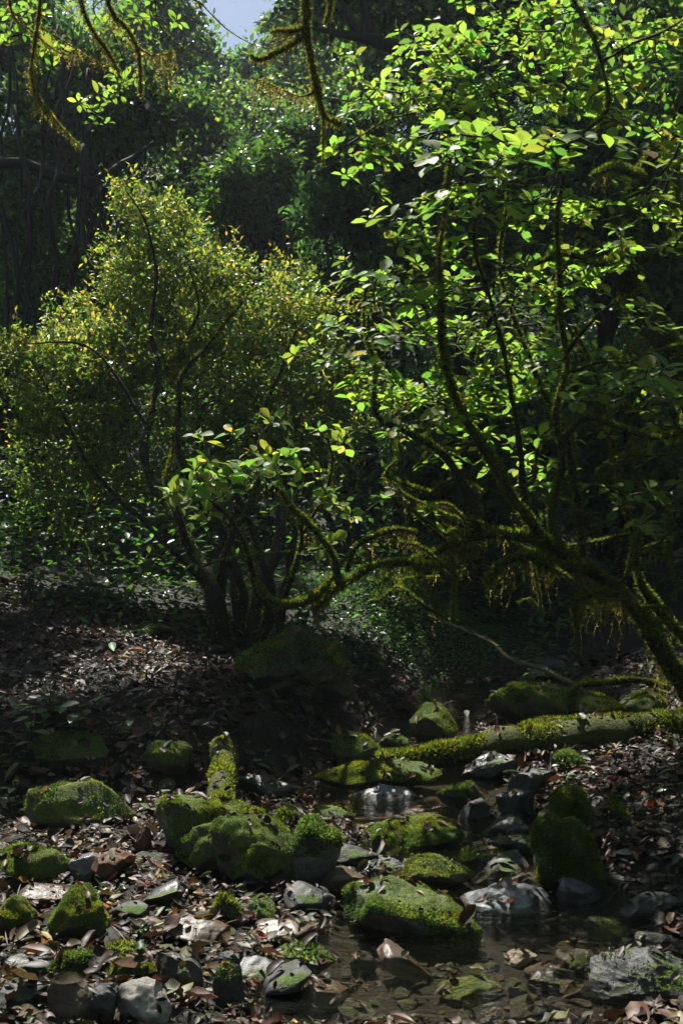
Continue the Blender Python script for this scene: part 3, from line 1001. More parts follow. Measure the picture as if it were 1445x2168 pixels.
# middle distance
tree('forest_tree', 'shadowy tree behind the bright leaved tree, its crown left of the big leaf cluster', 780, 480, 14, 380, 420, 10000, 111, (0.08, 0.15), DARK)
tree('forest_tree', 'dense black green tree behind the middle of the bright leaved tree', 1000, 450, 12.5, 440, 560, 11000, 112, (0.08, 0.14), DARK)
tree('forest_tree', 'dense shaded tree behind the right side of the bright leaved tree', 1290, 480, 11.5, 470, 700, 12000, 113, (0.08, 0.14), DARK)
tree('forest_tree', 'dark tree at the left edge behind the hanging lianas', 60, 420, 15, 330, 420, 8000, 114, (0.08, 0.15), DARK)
tree('forest_tree', 'tree with lit leaves above the lianas beneath the hanging twigs', 190, 210, 13.5, 380, 270, 8000, 115, (0.08, 0.15), GREENS)
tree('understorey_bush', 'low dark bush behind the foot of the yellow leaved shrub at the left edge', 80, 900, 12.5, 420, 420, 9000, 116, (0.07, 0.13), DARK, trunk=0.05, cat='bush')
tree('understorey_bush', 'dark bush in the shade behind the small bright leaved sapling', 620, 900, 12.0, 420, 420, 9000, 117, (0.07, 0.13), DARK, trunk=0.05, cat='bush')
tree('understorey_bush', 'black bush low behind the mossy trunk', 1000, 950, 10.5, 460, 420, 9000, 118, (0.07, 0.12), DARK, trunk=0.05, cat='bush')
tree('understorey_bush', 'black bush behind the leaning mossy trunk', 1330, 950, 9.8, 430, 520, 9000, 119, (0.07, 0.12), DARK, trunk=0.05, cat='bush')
tree('understorey_bush', 'bush with dim leaves between the yellow shrub and the bright leaved tree', 730, 690, 13.0, 300, 300, 7000, 120, (0.07, 0.13), GREENS, trunk=0.05, cat='bush')
tree('understorey_bush', 'low bush with lit leaves behind the lianas', 130, 600, 16, 330, 260, 6500, 121, (0.08, 0.15), HAZY, (1, 1, 1.2, .3), trunk=0.05, cat='bush')

# the dark crooked limb near the top: a leaning tree of its own
r = rng(500)
root = empty('leaning_tree', P(1010, 620, 12.2) * np.array([1, 1, 0]) + np.array([0, 0, hz(P(1010, 620, 12.2)[0], 12.2)]))
tag(root, 'dark leaning tree with crooked bare limbs near the top', 'tree')
bag = Bag()
q0 = P(1010, 620, 12.2)
q0[2] = hz(q0[0], 12.2) - 0.1
D = 12.0
tube(bag, [q0, P(985, 400, D), P(930, 230, D), P(895, 130, D), P(850, 108, D), P(790, 90, D), P(720, 72, D), P(660, 62, D)], [.12, .11, .10, .09, .075, .06, .045, .02], 8, .2, 5, .04, .15)
tube(bag, [P(800, 95, D), P(775, 40, D), P(768, 0, D), P(760, -60, D)], [.06, .05, .04, .03], 7, .15, 6, .04, .15)
tube(bag, [P(770, 85, D), P(735, 40, D), P(715, -10, D)], [.05, .04, .025], 7, .15, 7, .04, .15)
tube(bag, [P(895, 130, D), P(880, 190, D), P(840, 160, D), P(790, 140, D)], [.05, .03, .02, .01], 6, .1, 8, .04, .15)
obj('trunk', bag.mesh('trunk'), M_BARK, root)
bag = Bag()
cl = [(*P(x, y, D + q), .5, .5, .3) for x, y, q in ((680, 20, .2), (760, -60, 0), (830, 20, .4), (940, 30, .6), (720, -30, .5))]
crown_leaves(bag, r, cl, 2500, (.07, .13), DARK, (1, 1, .5, 1))
obj('crown', bag.mesh('crown'), M_FOL, root, kind='stuff')

# trees added for shade: crowns set out of view along the sun's rays
def canopy(label, bx, by, clumps, n, seed, trunk=0.16, leaf=(.10, .17)):
    root = empty('shade_tree', (bx, by, hz(bx, by)))
    tag(root, label, 'tree')
    r = rng(seed)
    bag = Bag()
    c = np.mean(np.array(clumps)[:, :3], 0)
    b0 = np.array([bx, by, hz(bx, by) - .1])
    m = np.array([bx * .85 + c[0] * .15, by * .85 + c[1] * .15, c[2] * .55])
    p, rr = tube(bag, [b0, m, np.array([bx * .6 + c[0] * .4, by * .6 + c[1] * .4, c[2]])], [trunk, trunk * .8, trunk * .5], 8, .2, seed, .06, .3)
    for q in clumps:
        e = np.array(q[:3])
        j = int(len(p) * r.uniform(.6, .95))
        tube(bag, [p[j], (p[j] + e) / 2 + np.array([0, 0, .3]), e], [trunk * .28, trunk * .18, .008], 5, .1, seed, .05, .3)
    obj('trunk', bag.mesh('trunk'), M_BARK, root)
    bag = Bag()
    crown_leaves(bag, r, clumps, n, leaf, GREENS, (1, 1, .6, .5), shell=.5)
    obj('crown', bag.mesh('crown'), M_FOL, root, kind='stuff')
def shade(x, y, z, t):
    """the point t metres up the sun's ray from x, y, z"""
    return np.array([x, y, z]) + S * t

r = rng(650)
def shade_clumps(targets, rad=(.7, 1.1), t=(9, 11)):
    out = []
    for x, y, z in targets:
        q = shade(x, y, z, r.uniform(*t))
        s = r.uniform(*rad)
        need = 1.62 + .4517 * q[1] + s * .75
        if q[2] < need:                    # keep the crown above the picture's edge
            q = shade(x, y, z, r.uniform(*t) + (need - q[2]) / (S[2] - .4517 * S[1]))
        out.append((*q, s, s, s * .7))
    return out
tl = [(x + r.normal(0, .3), y + r.normal(0, .3), .6) for x in np.arange(-4.4, -.5, .9) for y in (9.7, 10.5, 11.3)]
tm = [(x + r.normal(0, .25), y + r.normal(0, .25), .3) for x in np.arange(1.2, 2.6, .7) for y in (8.9, 9.7, 10.5)]
tr = [(x + r.normal(0, .3), y + r.normal(0, .3), .8) for x in np.arange(1.8, 6, 1.15) for y in np.arange(8.0, 13, 1.2)]
canopy('shade tree added on the left slope, its crown above the picture', -6.2, 13.0, shade_clumps(tl, (.55, .8)), 700 * len(tl), 651)
canopy('shade tree added on the middle slope, its crown above the picture', 4.6, 17.0, shade_clumps(tm, (.55, .8)), 700 * len(tm), 652)
canopy('shade tree added on the right slope, its crown above the picture', 7.5, 14.0, shade_clumps(tr), 900 * len(tr), 653)
tf = [(-1.5, 5.55, .15), (-2.0, 5.7, .2), (-1.05, 5.75, .1), (2.05, 5.3, .2)]
tf += [(-.5, 6.1, .2), (-.45, 6.5, .3), (-.2, 6.9, .3)]
tf += [(-.3, 7.0, .5), (-.6, 6.9, .5)]
ts = [(r.uniform(-2.5, -.5), r.uniform(6.5, 7.9), .4) for k in range(11)]
tf += [(1.9, 5.5, .2), (2.35, 5.7, .2)]
cf = shade_clumps(tf, (.28, .42), (7, 8.5)) + shade_clumps(ts, (.13, .24), (7, 8.5))
canopy('slender shade tree added beyond the picture, high sprays placed to dapple the ground', -5.0, 9.5, cf, 380 * len(cf), 654, .06)  # unseen sprays added to shade chosen spots of the banks

# unseen forest trees added behind the camera and at the sides to block sky light
for lab, bx, by, x0, x1, y0, y1, z0, z1, sd in (('sky blocking tree added behind the viewer', -1.6, -4.5, -6, 2, -8, .2, 3.0, 8, 655), ('sky blocking tree added behind the viewer to the right', 3.2, -3.6, 0, 7, -7, .6, 3.0, 8, 656),
                                               ('sky blocking tree added outside the picture on the left bank', -6.6, 4.0, -8.5, -4.3, -1, 7.5, 1.6, 8, 657), ('sky blocking tree added outside the picture on the right bank', 6.6, 3.5, 4.2, 8.5, -1, 7.5, 1.6, 8, 658)):
    cb = [(r.uniform(x0, x1), r.uniform(y0, y1), r.uniform(z0, z1), 1.3, 1.3, .9) for k in range(24)]
    canopy(lab, bx, by, cb, 9000, sd, .2, (.2, .32))

# the wall of forest on the slope: seen as one mass
r = rng(660)
wood, trunks = Bag(), Bag()
cls = []
while len(cls) < 620:
    px, py = r.uniform(-260, 1700), r.uniform(-30, 1120)
    d = float(np.interp(py, [-30, 200, 450, 750, 1120], [30, 25, 18.5, 14.5, 12.5])) * r.uniform(.88, 1.2)
    if px < 330 and 240 < py < 760:
        d += 5.5
    s = d * r.uniform(.026, .05)
    spx = s / d * F
    gap = math.hypot((px - 492) / 1.15, (py + 5) / 1.5)
    if gap < spx + 12:
        continue
    q = P(px, py, d)
    if q[2] < hz(q[0], q[1]) - .2:
        d = d * .8
        q = P(px, py, d)
    cls.append((*q, s * 1.15, s, s * .72))
    if r.random() < .22:
        b0 = np.array([q[0] + r.normal(0, .5), q[1] + r.normal(0, .4), 0])
        b0[2] = hz(b0[0], b0[1]) - .1
        if b0[2] < q[2] - .5:
            tr_ = r.uniform(.03, .09)
            tube(trunks, [b0, (b0 + q) / 2 + np.array([r.normal(0, .25), 0, 0]), q], [tr_, tr_ * .8, tr_ * .3], 5, .15, int(r.integers(999)), .08, .4)
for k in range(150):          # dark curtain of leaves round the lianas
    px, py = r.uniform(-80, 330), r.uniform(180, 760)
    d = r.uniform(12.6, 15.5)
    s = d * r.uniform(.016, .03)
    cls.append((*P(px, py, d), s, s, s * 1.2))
cl = np.array(cls)
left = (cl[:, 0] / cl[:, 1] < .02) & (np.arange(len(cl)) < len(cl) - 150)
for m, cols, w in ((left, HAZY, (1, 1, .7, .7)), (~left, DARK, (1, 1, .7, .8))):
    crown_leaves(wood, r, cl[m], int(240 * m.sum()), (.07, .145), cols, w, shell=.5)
o = obj('distant_woodland', wood.mesh('distant_woodland'), M_FOL, kind='stuff')
o['label'] = 'hazy wall of forest foliage rising behind the stream'
obj('trunks', trunks.mesh('trunks'), M_BARK, o, kind='stuff')

# ------------------------------------------------------------------ the bright leaved mossy tree on the right
root = empty('mossy_tree', (2.35, 6.4, hz(2.35, 6.4)))
tag(root, 'moss draped crooked tree with bright sunlit green leaves on the right', 'tree')
r = rng(900)
mossb, beardb = Bag(), Bag()
nodes = []
LK, FW = .7, (1, .9, .4, 1.3, .4)      # thickness and moss colours of the limbs being built
def limb(name, pts, rads, seed, mat, fz=1500, fl=(.012, .03), bd=0, bl=(.04, .14), sides=9, wob=.035, parent=None, up=.5, bw=(1, .7, 1, .3)):
    bag = Bag()
    q, rr = tube(bag, [P(*a) for a in pts], np.array(rads) * LK, sides, .42, seed, wob, .04)
    o = obj(name, bag.mesh(name), mat, parent or root)
    if fz:
        mb = Bag()
        fuzz(mb, q, rr, fz, fl, seed + 50, up + .7, w=FW)
        obj('moss', mb.mesh('moss', False), M_MOSS, o, kind='stuff', loc=(0, 0, 0))
    if bd:
        mb = Bag()
        beard(mb, q, rr, bd, bl, seed + 70, bw)
        obj('hanging_moss', mb.mesh('hanging_moss', False), M_BEARD, o, kind='stuff', loc=(0, 0, 0))
    nodes.extend(list(q[::2]))
    return q, rr
limb('trunk', [(1530, 1560, 6.5), (1440, 1430, 6.45), (1370, 1330, 6.4), (1310, 1260, 6.3), (1235, 1200, 6.2), (1150, 1150, 6.1), (1050, 1130, 6.05), (960, 1150, 6.1), (870, 1185, 6.2), (790, 1200, 6.35), (720, 1240, 6.6), (670, 1290, 7.0)],
     [.085, .072, .060, .052, .046, .042, .034, .028, .024, .021, .019, .017], 901, M_MBARK, 3600, (.010, .030), 300, (.08, .36), bw=(.8, .5, 1.4, .2))
limb('trunk', [(1560, 1500, 6.9), (1470, 1380, 6.8), (1400, 1290, 6.7), (1350, 1230, 6.6), (1335, 1130, 6.6), (1310, 1010, 6.6), (1290, 900, 6.5), (1245, 780, 6.4), (1215, 690, 6.3)],
     [.06, .052, .042, .028, .02, .018, .015, .012, .008], 902, M_MBARK, 2200, (.010, .026), 110, (.05, .2))
limb('stem', [(1150, 1150, 6.1), (1090, 1045, 6.05), (1010, 930, 6.0), (960, 830, 5.95), (935, 700, 5.9), (930, 560, 5.7), (940, 430, 5.4), (955, 330, 5.2)], [.044, .036, .028, .022, .016, .012, .009, .005], 903, M_MBARK, 2200, (.010, .026), 60, (.04, .18))
limb('stem', [(1180, 1165, 6.15), (1165, 1080, 6.2), (1195, 960, 6.2), (1180, 860, 6.15), (1195, 760, 6.1), (1190, 600, 6.0), (1180, 450, 5.9), (1230, 300, 5.8), (1290, 230, 5.7), (1275, 130, 5.7), (1235, 40, 5.7), (1195, -60, 5.7)], [.036, .032, .026, .022, .019, .015, .014, .013, .014, .012, .010, .007], 904, M_MBARK, 1600, (.008, .022), 22, (.03, .10))
limb('stem', [(1235, 1200, 6.2), (1215, 1060, 6.3), (1190, 920, 6.35), (1150, 830, 6.4), (1090, 700, 6.4), (1050, 560, 6.3), (1070, 400, 6.2), (1060, 250, 6.1), (1000, 130, 6.1)], [.034, .030, .024, .019, .015, .012, .010, .008, .005], 905, M_BARK, 1200, (.008, .022), 20, (.03, .10))
limb('stem', [(1010, 1130, 6.05), (1000, 1060, 6.1), (945, 965, 6.15), (870, 915, 6.2), (795, 875, 6.2), (785, 770, 6.2), (765, 690, 6.2), (770, 600, 6.15)], [.05, .04, .028, .022, .018, .014, .010, .006], 906, M_BARK, 1300, (.008, .024), 26, (.03, .11))
limb('stem', [(1110, 1060, 6.0), (1085, 900, 6.0), (1070, 780, 6.0), (1040, 650, 5.95), (1000, 520, 5.8), (1010, 400, 5.7)], [.03, .022, .018, .014, .010, .006], 907, M_BARK, 700, (.007, .018))
limb('branch', [(720, 1240, 6.6), (700, 1180, 6.6), (660, 1120, 6.55), (620, 1070, 6.5), (600, 1030, 6.45)], [.03, .026, .02, .014, .008], 908, M_MBARK, 2200, (.010, .026), 110, (.06, .24))
limb('branch', [(870, 1185, 6.2), (915, 1200, 6.1), (960, 1205, 6.0), (965, 1250, 6.0), (962, 1320, 6.0)], [.014, .012, .010, .007, .004], 909, M_MBARK, 2600, (.008, .022), 50, (.03, .09))
limb('branch', [(1235, 1200, 6.2), (1170, 1205, 6.1), (1110, 1180, 6.0), (1060, 1200, 6.0), (1030, 1240, 6.0)], [.04, .035, .03, .022, .012], 910, M_MBARK, 3600, (.012, .032), 170, (.08, .30))
limb('branch', [(1310, 1260, 6.3), (1240, 1255, 6.1), (1220, 1290, 6.05), (1228, 1330, 6.05)], [.04, .03, .022, .010], 911, M_MBARK, 3400, (.012, .030), 260, (.10, .34))
limb('branch', [(1190, 930, 6.2), (1240, 880, 6.1), (1300, 900, 6.0), (1370, 925, 5.9), (1460, 905, 5.7)], [.03, .024, .02, .015, .01], 912, M_MBARK, 1800, (.010, .024), 30, (.03, .10))
limb('branch', [(1130, 560, 6.0), (1200, 540, 6.0), (1270, 560, 6.1), (1330, 520, 6.4)], [.014, .02, .022, .026], 913, M_MBARK, 1600, (.008, .02), 26, (.03, .10))
limb('branch', [(1190, 760, 6.1), (1240, 700, 5.9), (1300, 650, 5.8), (1370, 610, 5.7)], [.016, .012, .009, .005], 914, M_MBARK, 1300, (.006, .016))
limb('branch', [(1195, 790, 6.1), (1260, 770, 5.9), (1320, 775, 5.8), (1360, 760, 5.8)], [.014, .010, .007, .004], 915, M_MBARK, 1300, (.006, .016))
limb('branch', [(880, 1130, 6.3), (830, 1120, 6.3), (760, 1150, 6.4), (735, 1210, 6.5)], [.012, .016, .02, .022], 916, M_MBARK, 1800, (.008, .022), 140, (.08, .26), bw=(.6, 1.2, .6, 1))
limb('branch', [(1275, 130, 5.7), (1340, 90, 5.6), (1400, 70, 5.5), (1470, 30, 5.5)], [.012, .010, .008, .005], 917, M_BARK, 500, (.006, .014))
limb('branch', [(1060, 300, 6.1), (980, 240, 6.1), (900, 235, 6.1), (820, 250, 6.1), (760, 290, 6.1)], [.012, .010, .008, .006, .004], 918, M_BARK, 500, (.006, .014), 14, (.03, .09))

rt = rng(919)
for i in range(44):      # tangle of thin mossy side branches low in the tree
    a_ = (rt.uniform(720, 1440), rt.uniform(780, 1290), rt.uniform(5.8, 6.9)) if i < 34 else (rt.uniform(1260, 1440), rt.uniform(640, 1330), rt.uniform(5.8, 6.6))
    l_, an_ = rt.uniform(60, 190), rt.uniform(-2.9, .4)
    m_ = (a_[0] + l_ * .5 * math.cos(an_) + rt.normal(0, 18), a_[1] + l_ * .5 * math.sin(an_) + rt.normal(0, 18), a_[2])
    e_ = (a_[0] + l_ * math.cos(an_), a_[1] + l_ * math.sin(an_) + rt.uniform(0, 40), a_[2] + rt.normal(0, .15))
    nd = np.array(nodes)
    j_ = nd[int(np.argmin(((nd - P(*a_)) ** 2).sum(1)))]
    jp = project(j_)[0]
    limb('branch', [(jp[0], jp[1], j_[1]), a_, m_, e_], [.012, .010, .007, .003], 1500 + i, M_MBARK if i % 3 else M_TWIG, 1500, (.006, .018), 55 if i % 2 else 20, (.03, .15), 5)

blobs = [  # px, py, rx, ry, depth, depth radius, tips
    (930, 90, 90, 60, 6.4, .4, 26), (1080, 70, 110, 80, 6.3, .45, 26), (1230, 80, 120, 90, 6.4, .5, 30), (1380, 80, 90, 110, 6.3, .5, 24),
    (790, 175, 50, 40, 6.3, .25, 9), (860, 210, 100, 50, 6.2, .35, 26), (990, 190, 120, 70, 6.2, .45, 34), (1130, 210, 120, 80, 6.0, .45, 28), (1280, 200, 120, 80, 6.2, .5, 26), (1400, 240, 60, 90, 6.1, .4, 12),
    (760, 300, 45, 35, 6.2, .2, 10), (850, 310, 70, 45, 6.2, .3, 12),
    (950, 330, 75, 70, 5.1, .25, 12), (1060, 330, 110, 70, 5.8, .4, 20), (1220, 310, 90, 50, 5.2, .25, 11), (1370, 330, 80, 70, 5.7, .4, 11),
    (900, 430, 70, 60, 5.4, .3, 9), (1010, 440, 110, 70, 5.7, .4, 22), (1150, 430, 110, 70, 5.9, .45, 22), (1290, 450, 110, 70, 6.0, .45, 20), (1410, 430, 50, 60, 6.0, .3, 7),
    (795, 440, 35, 25, 6.1, .15, 3), (850, 530, 80, 35, 6.0, .3, 6), (1000, 530, 120, 50, 5.9, .4, 18), (1150, 540, 120, 55, 6.0, .4, 18), (1300, 560, 100, 60, 6, .4, 12),
    (790, 600, 85, 40, 5.8, .3, 20), (920, 615, 100, 50, 6.0, .4, 20), (1070, 640, 120, 60, 6.1, .45, 20), (1210, 650, 110, 60, 6.1, .45, 14), (1340, 660, 80, 60, 6.2, .4, 8),
    (755, 690, 55, 60, 6.1, .3, 10), (870, 710, 100, 55, 6.2, .4, 17), (1000, 720, 110, 60, 6.2, .45, 18), (1130, 740, 100, 55, 6.3, .45, 14), (1260, 740, 80, 50, 6.3, .4, 6),
    (775, 790, 75, 50, 6.1, .35, 20), (890, 830, 120, 60, 6.2, .4, 36), (1010, 820, 90, 55, 6.2, .4, 18), (1110, 830, 90, 60, 6.3, .45, 13),
    (940, 890, 100, 40, 6.2, .35, 15), (1300, 820, 90, 45, 5.7, .35, 18), (1400, 830, 70, 70, 5.4, .35, 15), (1170, 900, 90, 40, 6.5, .35, 10),
    (1170, 990, 120, 60, 6.8, .35, 13), (1370, 980, 80, 110, 5.8, .4, 12), (960, 960, 70, 40, 6.1, .25, 6), (1060, 1000, 80, 50, 6.4, .3, 6), (820, 930, 60, 40, 6.4, .3, 6),
    (930, 1100, 40, 25, 6.2, .1, 3), (1360, 1110, 80, 70, 6.0, .3, 7), (1100, -60, 280, 70, 6.1, .5, 20),
]
blobs = [(*b_[:6], int(b_[6] * 1.4 + .5)) for b_ in blobs]
tips = sprays(r, blobs, 6, .075, -.05, .45, .35)
twb = Bag()
axes = grow_twigs(twb, nodes, tips, r, sag=.08)
axes[:, 2] = np.abs(axes[:, 2]) + 1.0
obj('twigs', twb.mesh('twigs'), M_TWIG, root, kind='stuff')
near = np.array([0.104 if t[1] < 5.35 else 0.081 for t in tips])
pos, R, s, ti = rosettes(r, tips, axes, (3, 5), (0.75, 1.2), (-.05, .55))
s = s * near[ti]
col = palette(r, len(pos), YOUNG, (1, 1, .9, .6, .06), .18)
leaves_split(root, pos, R, s, col, 300, HI3, 'bright_leaf', M_LEAF, M_LEAFS, LEAF_MID)

# ------------------------------------------------------------------ leaning mossy trunk at the right edge
LK = .88
root = empty('leaning_mossy_tree', (2.75, 7.6, hz(2.75, 7.6)))
tag(root, 'thick leaning trunk with a moss lit upper edge at the right edge', 'tree')
mossb, beardb, nodes = Bag(), Bag(), []
b0 = np.array([2.75, 7.6, hz(2.75, 7.6) - .1])
pr0 = project(b0)[0]
limb('trunk', [(pr0[0], pr0[1], 7.6), (1530, 1050, 7.6), (1470, 880, 7.6), (1410, 760, 7.5), (1365, 660, 7.5), (1335, 590, 7.4), (1325, 540, 7.4), (1335, 470, 7.4), (1360, 380, 7.3), (1410, 280, 7.2), (1470, 180, 7.2)],
     [.16, .15, .13, .115, .10, .09, .085, .07, .06, .05, .04], 921, M_MBARK, 5200, (.014, .034), 45, (.05, .2))
limb('branch', [(1365, 380, 7.3), (1330, 360, 7.0), (1290, 350, 6.8), (1260, 370, 6.7)], [.03, .024, .018, .01], 922, M_MBARK, 4500, (.012, .03), 160, (.05, .2), bw=(.7, 1.2, .6, .8))
limb('branch', [(1400, 300, 7.2), (1420, 360, 7.0), (1430, 440, 6.9), (1420, 500, 6.9)], [.03, .026, .02, .01], 923, M_MBARK, 4500, (.012, .03), 120, (.06, .22))
limb('branch', [(1325, 540, 7.4), (1260, 520, 7.1), (1215, 500, 6.9)], [.04, .028, .01], 924, M_MBARK, 3000, (.012, .028), 60, (.04, .16))
limb('branch', [(1340, 560, 7.4), (1400, 530, 7.2), (1470, 480, 7.0)], [.035, .025, .012], 925, M_MBARK, 3000, (.012, .028), 60, (.04, .16))
bag = Bag()
cl = [(*P(x, y, d), .55, .5, .3) for x, y, d in ((1500, 150, 7.2), (1430, 40, 7.6), (1540, 0, 7.4), (1400, -90, 7.6))]
crown_leaves(bag, rng(926), cl, 1600, (.06, .1), GREENS, (1, 1, .6, .5), tmpl=LEAF_MID)
obj('crown', bag.mesh('crown'), M_FOL, root, kind='stuff')

# ------------------------------------------------------------------ yellow tipped shrub on the left
g = ground_hit(495, 1385)
root = empty('yellow_shrub', tuple(g))
tag(root, 'large small leaved shrub with yellow new shoots, dark crooked stems, left of the stream', 'shrub')
mossb, beardb, nodes = Bag(), Bag(), []
gb = g[1]
limb('stem', [(495, 1420, gb), (455, 1270, gb), (425, 1190, gb + .1), (390, 1120, gb + .2), (335, 1060, gb + .35), (308, 1000, gb + .5), (312, 900, gb + .7), (332, 800, gb + .9), (372, 730, gb + 1.1), (420, 660, gb + 1.2), (400, 560, gb + 1.2)], [.07, .06, .05, .042, .036, .032, .026, .02, .014, .01, .006], 931, M_BARK, 900, (.01, .024), 12, (.03, .12), wob=.04)
limb('stem', [(510, 1420, gb + .1), (505, 1280, gb + .2), (480, 1150, gb + .4), (400, 1000, gb + .6), (368, 900, gb + .8), (390, 800, gb + .9), (450, 720, gb + 1.0), (520, 640, gb + 1.1)], [.06, .045, .036, .03, .024, .018, .012, .006], 932, M_BARK, 700, (.01, .024), 12, (.03, .12), wob=.04)
limb('stem', [(525, 1415, gb), (550, 1270, gb + .2), (590, 1150, gb + .5), (600, 1000, gb + .8), (560, 880, gb + .9), (600, 760, gb + 1), (650, 680, gb + 1.1)], [.07, .055, .04, .03, .022, .015, .008], 933, M_BARK, 700, (.01, .024), 14, (.03, .14), wob=.04)
limb('stem', [(480, 1415, gb + .2), (440, 1250, gb + .5), (330, 1120, gb + .8), (200, 1000, gb + .9), (130, 880, gb + 1), (60, 760, gb + 1)], [.03, .024, .02, .016, .012, .006], 934, M_BARK, 500, (.01, .02), 10, (.03, .12), wob=.05)
limb('stem', [(332, 800, gb + .9), (320, 690, gb + 1.1), (335, 580, gb + 1.2), (310, 470, gb + 1.2), (265, 400, gb + 1.2)], [.026, .02, .015, .01, .005], 935, M_BARK, 0, wob=.04)
limb('branch', [(312, 900, gb + .7), (250, 800, gb + .8), (170, 730, gb + .8), (60, 730, gb + .8)], [.02, .015, .01, .005], 936, M_BARK, 0, wob=.04)
for k_, (x0_, x1_, x2_, x3_) in enumerate([(470, 440, 400, 350), (530, 560, 540, 500), (540, 590, 640, 700), (505, 520, 470, 430), (485, 470, 500, 560)]):
    limb('stem', [(x0_, 1415, gb + .1), (x1_, 1270, gb + .05), (x2_, 1140, gb + .1), (x3_, 1010, gb + .3), (x3_ + 20, 900, gb + .5)], [.045, .036, .028, .018, .008], 1550 + k_, M_BARK, 900, (.01, .024), 60, (.04, .2), wob=.06)
r = rng(940)
blobs = [(235, 395, 25, 30, 9.8, .1, 8), (300, 430, 70, 50, 9.8, .3, 60), (380, 450, 50, 50, 9.8, .3, 38), (330, 520, 130, 80, 9.8, .5, 150), (440, 560, 80, 80, 9.6, .5, 90),
         (340, 620, 190, 90, 9.6, .6, 190), (560, 640, 140, 80, 9.4, .5, 130), (650, 680, 80, 70, 9.3, .4, 80), (620, 560, 45, 45, 9.7, .2, 18),
         (440, 720, 260, 90, 9.3, .6, 260), (130, 720, 150, 55, 9.2, .5, 140), (40, 730, 60, 40, 9.0, .3, 40), (220, 690, 110, 60, 9.3, .4, 90),
         (300, 820, 300, 90, 9.1, .6, 230), (80, 830, 120, 90, 9.0, .5, 100), (590, 830, 170, 110, 9.0, .5, 150), (230, 920, 260, 80, 9.0, .5, 130), (560, 950, 180, 70, 9.0, .5, 80),
         (130, 990, 150, 70, 9.0, .5, 80), (90, 1080, 110, 60, 9.0, .4, 36), (330, 1010, 110, 60, 9.0, .4, 40), (690, 930, 80, 80, 9.0, .4, 50), (700, 760, 90, 80, 9.0, .4, 80), (720, 640, 60, 60, 9.3, .3, 30), (180, 640, 70, 40, 9.6, .3, 30), (500, 590, 60, 50, 9.6, .3, 40), (250, 540, 50, 50, 9.7, .3, 30), (780, 870, 70, 70, 9.0, .4, 40)]
blobs = [(*b_[:6], int(b_[6] * 1.15)) for b_ in blobs]
tips = sprays(r, blobs, 5, .075, .5, .5)
twb = Bag()
axes = grow_twigs(twb, nodes, tips, r, tip_r=.002, gain=.002, sides=3, sag=.03)
obj('twigs', twb.mesh('twigs'), M_TWIG, root, kind='stuff')
# sprays: leaves along the last stretch of each twig
n = len(tips)
per = 15
k = np.repeat(np.arange(n), per)
fr = np.tile(np.arange(per) / (per - 1), n)
ax = unit(axes + np.array([0, 0, .35]) + .4 * r.standard_normal((n, 3)))
pos = tips[k] - ax[k] * ((1 - fr) * .24)[:, None] + .025 * r.standard_normal((n * per, 3))
d = ax[k] * (.35 + .6 * fr)[:, None] + .75 * unit(r.standard_normal((n * per, 3)))
nrm = .5 * r.standard_normal((n * per, 3))
nrm[:, 2] += 1
OLD = [(0.064, 0.125, 0.033), (0.101, 0.168, 0.036), (0.144, 0.206, 0.040)]
NEW = [(0.27, 0.27, 0.06), (0.30, 0.25, 0.06), (0.21, 0.25, 0.045)]
c = palette(r, n * per, OLD, (1, 1, .7), .25)
cn = palette(r, n * per, NEW, (1, .7, 1), .2)
young = (fr > .6) & (r.random(n * per) < .8) & ((r.random(n) < np.clip((tips[:, 2] - 1.9) / .9, .15, .97))[k])
c[young] = cn[young]
sz = r.uniform(.030, .056, n * per) * np.where(young, 1.1, 1)
bag = Bag()
inst(bag, LEAF_LO[0], LEAF_LO[1], frames(d, nrm), pos, sz, c)
obj('foliage', bag.mesh('foliage'), M_SHRUB, root, kind='stuff')

# ------------------------------------------------------------------ small bright sapling in front of it
g = ground_hit(660, 1480)
gd = 7.0
root = empty('sapling', (P(600, 1300, gd)[0], gd, hz(P(600, 1300, gd)[0], gd)))
tag(root, 'small sapling with big bright green rosettes in front of the yellow shrub', 'sapling')
mossb, beardb, nodes = Bag(), Bag(), []
bp = project(np.array([P(600, 1300, gd)[0], gd, hz(P(600, 1300, gd)[0], gd) - .1]))[0]
limb('stem', [(bp[0], bp[1], gd), (590, 1330, gd), (545, 1240, gd - .2), (510, 1150, gd - .4), (470, 1080, gd - .5), (420, 1050, gd - .6), (380, 1060, gd - .6)], [.035, .03, .022, .016, .012, .008, .005], 951, M_BARK, 900, (.008, .02), 20, (.03, .1))
limb('stem', [(590, 1330, gd), (620, 1230, gd - .1), (640, 1130, gd - .2), (610, 1060, gd - .3), (560, 1010, gd - .4), (540, 960, gd - .4)], [.028, .022, .016, .012, .009, .005], 952, M_BARK, 900, (.008, .02), 20, (.03, .1))
limb('stem', [(640, 1130, gd - .2), (680, 1050, gd - .3), (700, 980, gd - .4), (690, 920, gd - .4)], [.014, .010, .008, .005], 953, M_BARK, 300, (.006, .016))
limb('branch', [(545, 1235, gd - .3), (565, 1268, gd - .35), (605, 1285, gd - .35), (660, 1270, gd - .3), (715, 1215, gd - .25)], [.016, .018, .02, .02, .018], 954, M_MBARK, 5200, (.010, .028), 70, (.03, .1))
limb('branch', [(430, 1200, gd - .2), (480, 1180, gd - .3), (540, 1175, gd - .4), (610, 1170, gd - .4)], [.006, .006, .006, .004], 955, M_MBARK, 900, (.006, .016))
r = rng(956)
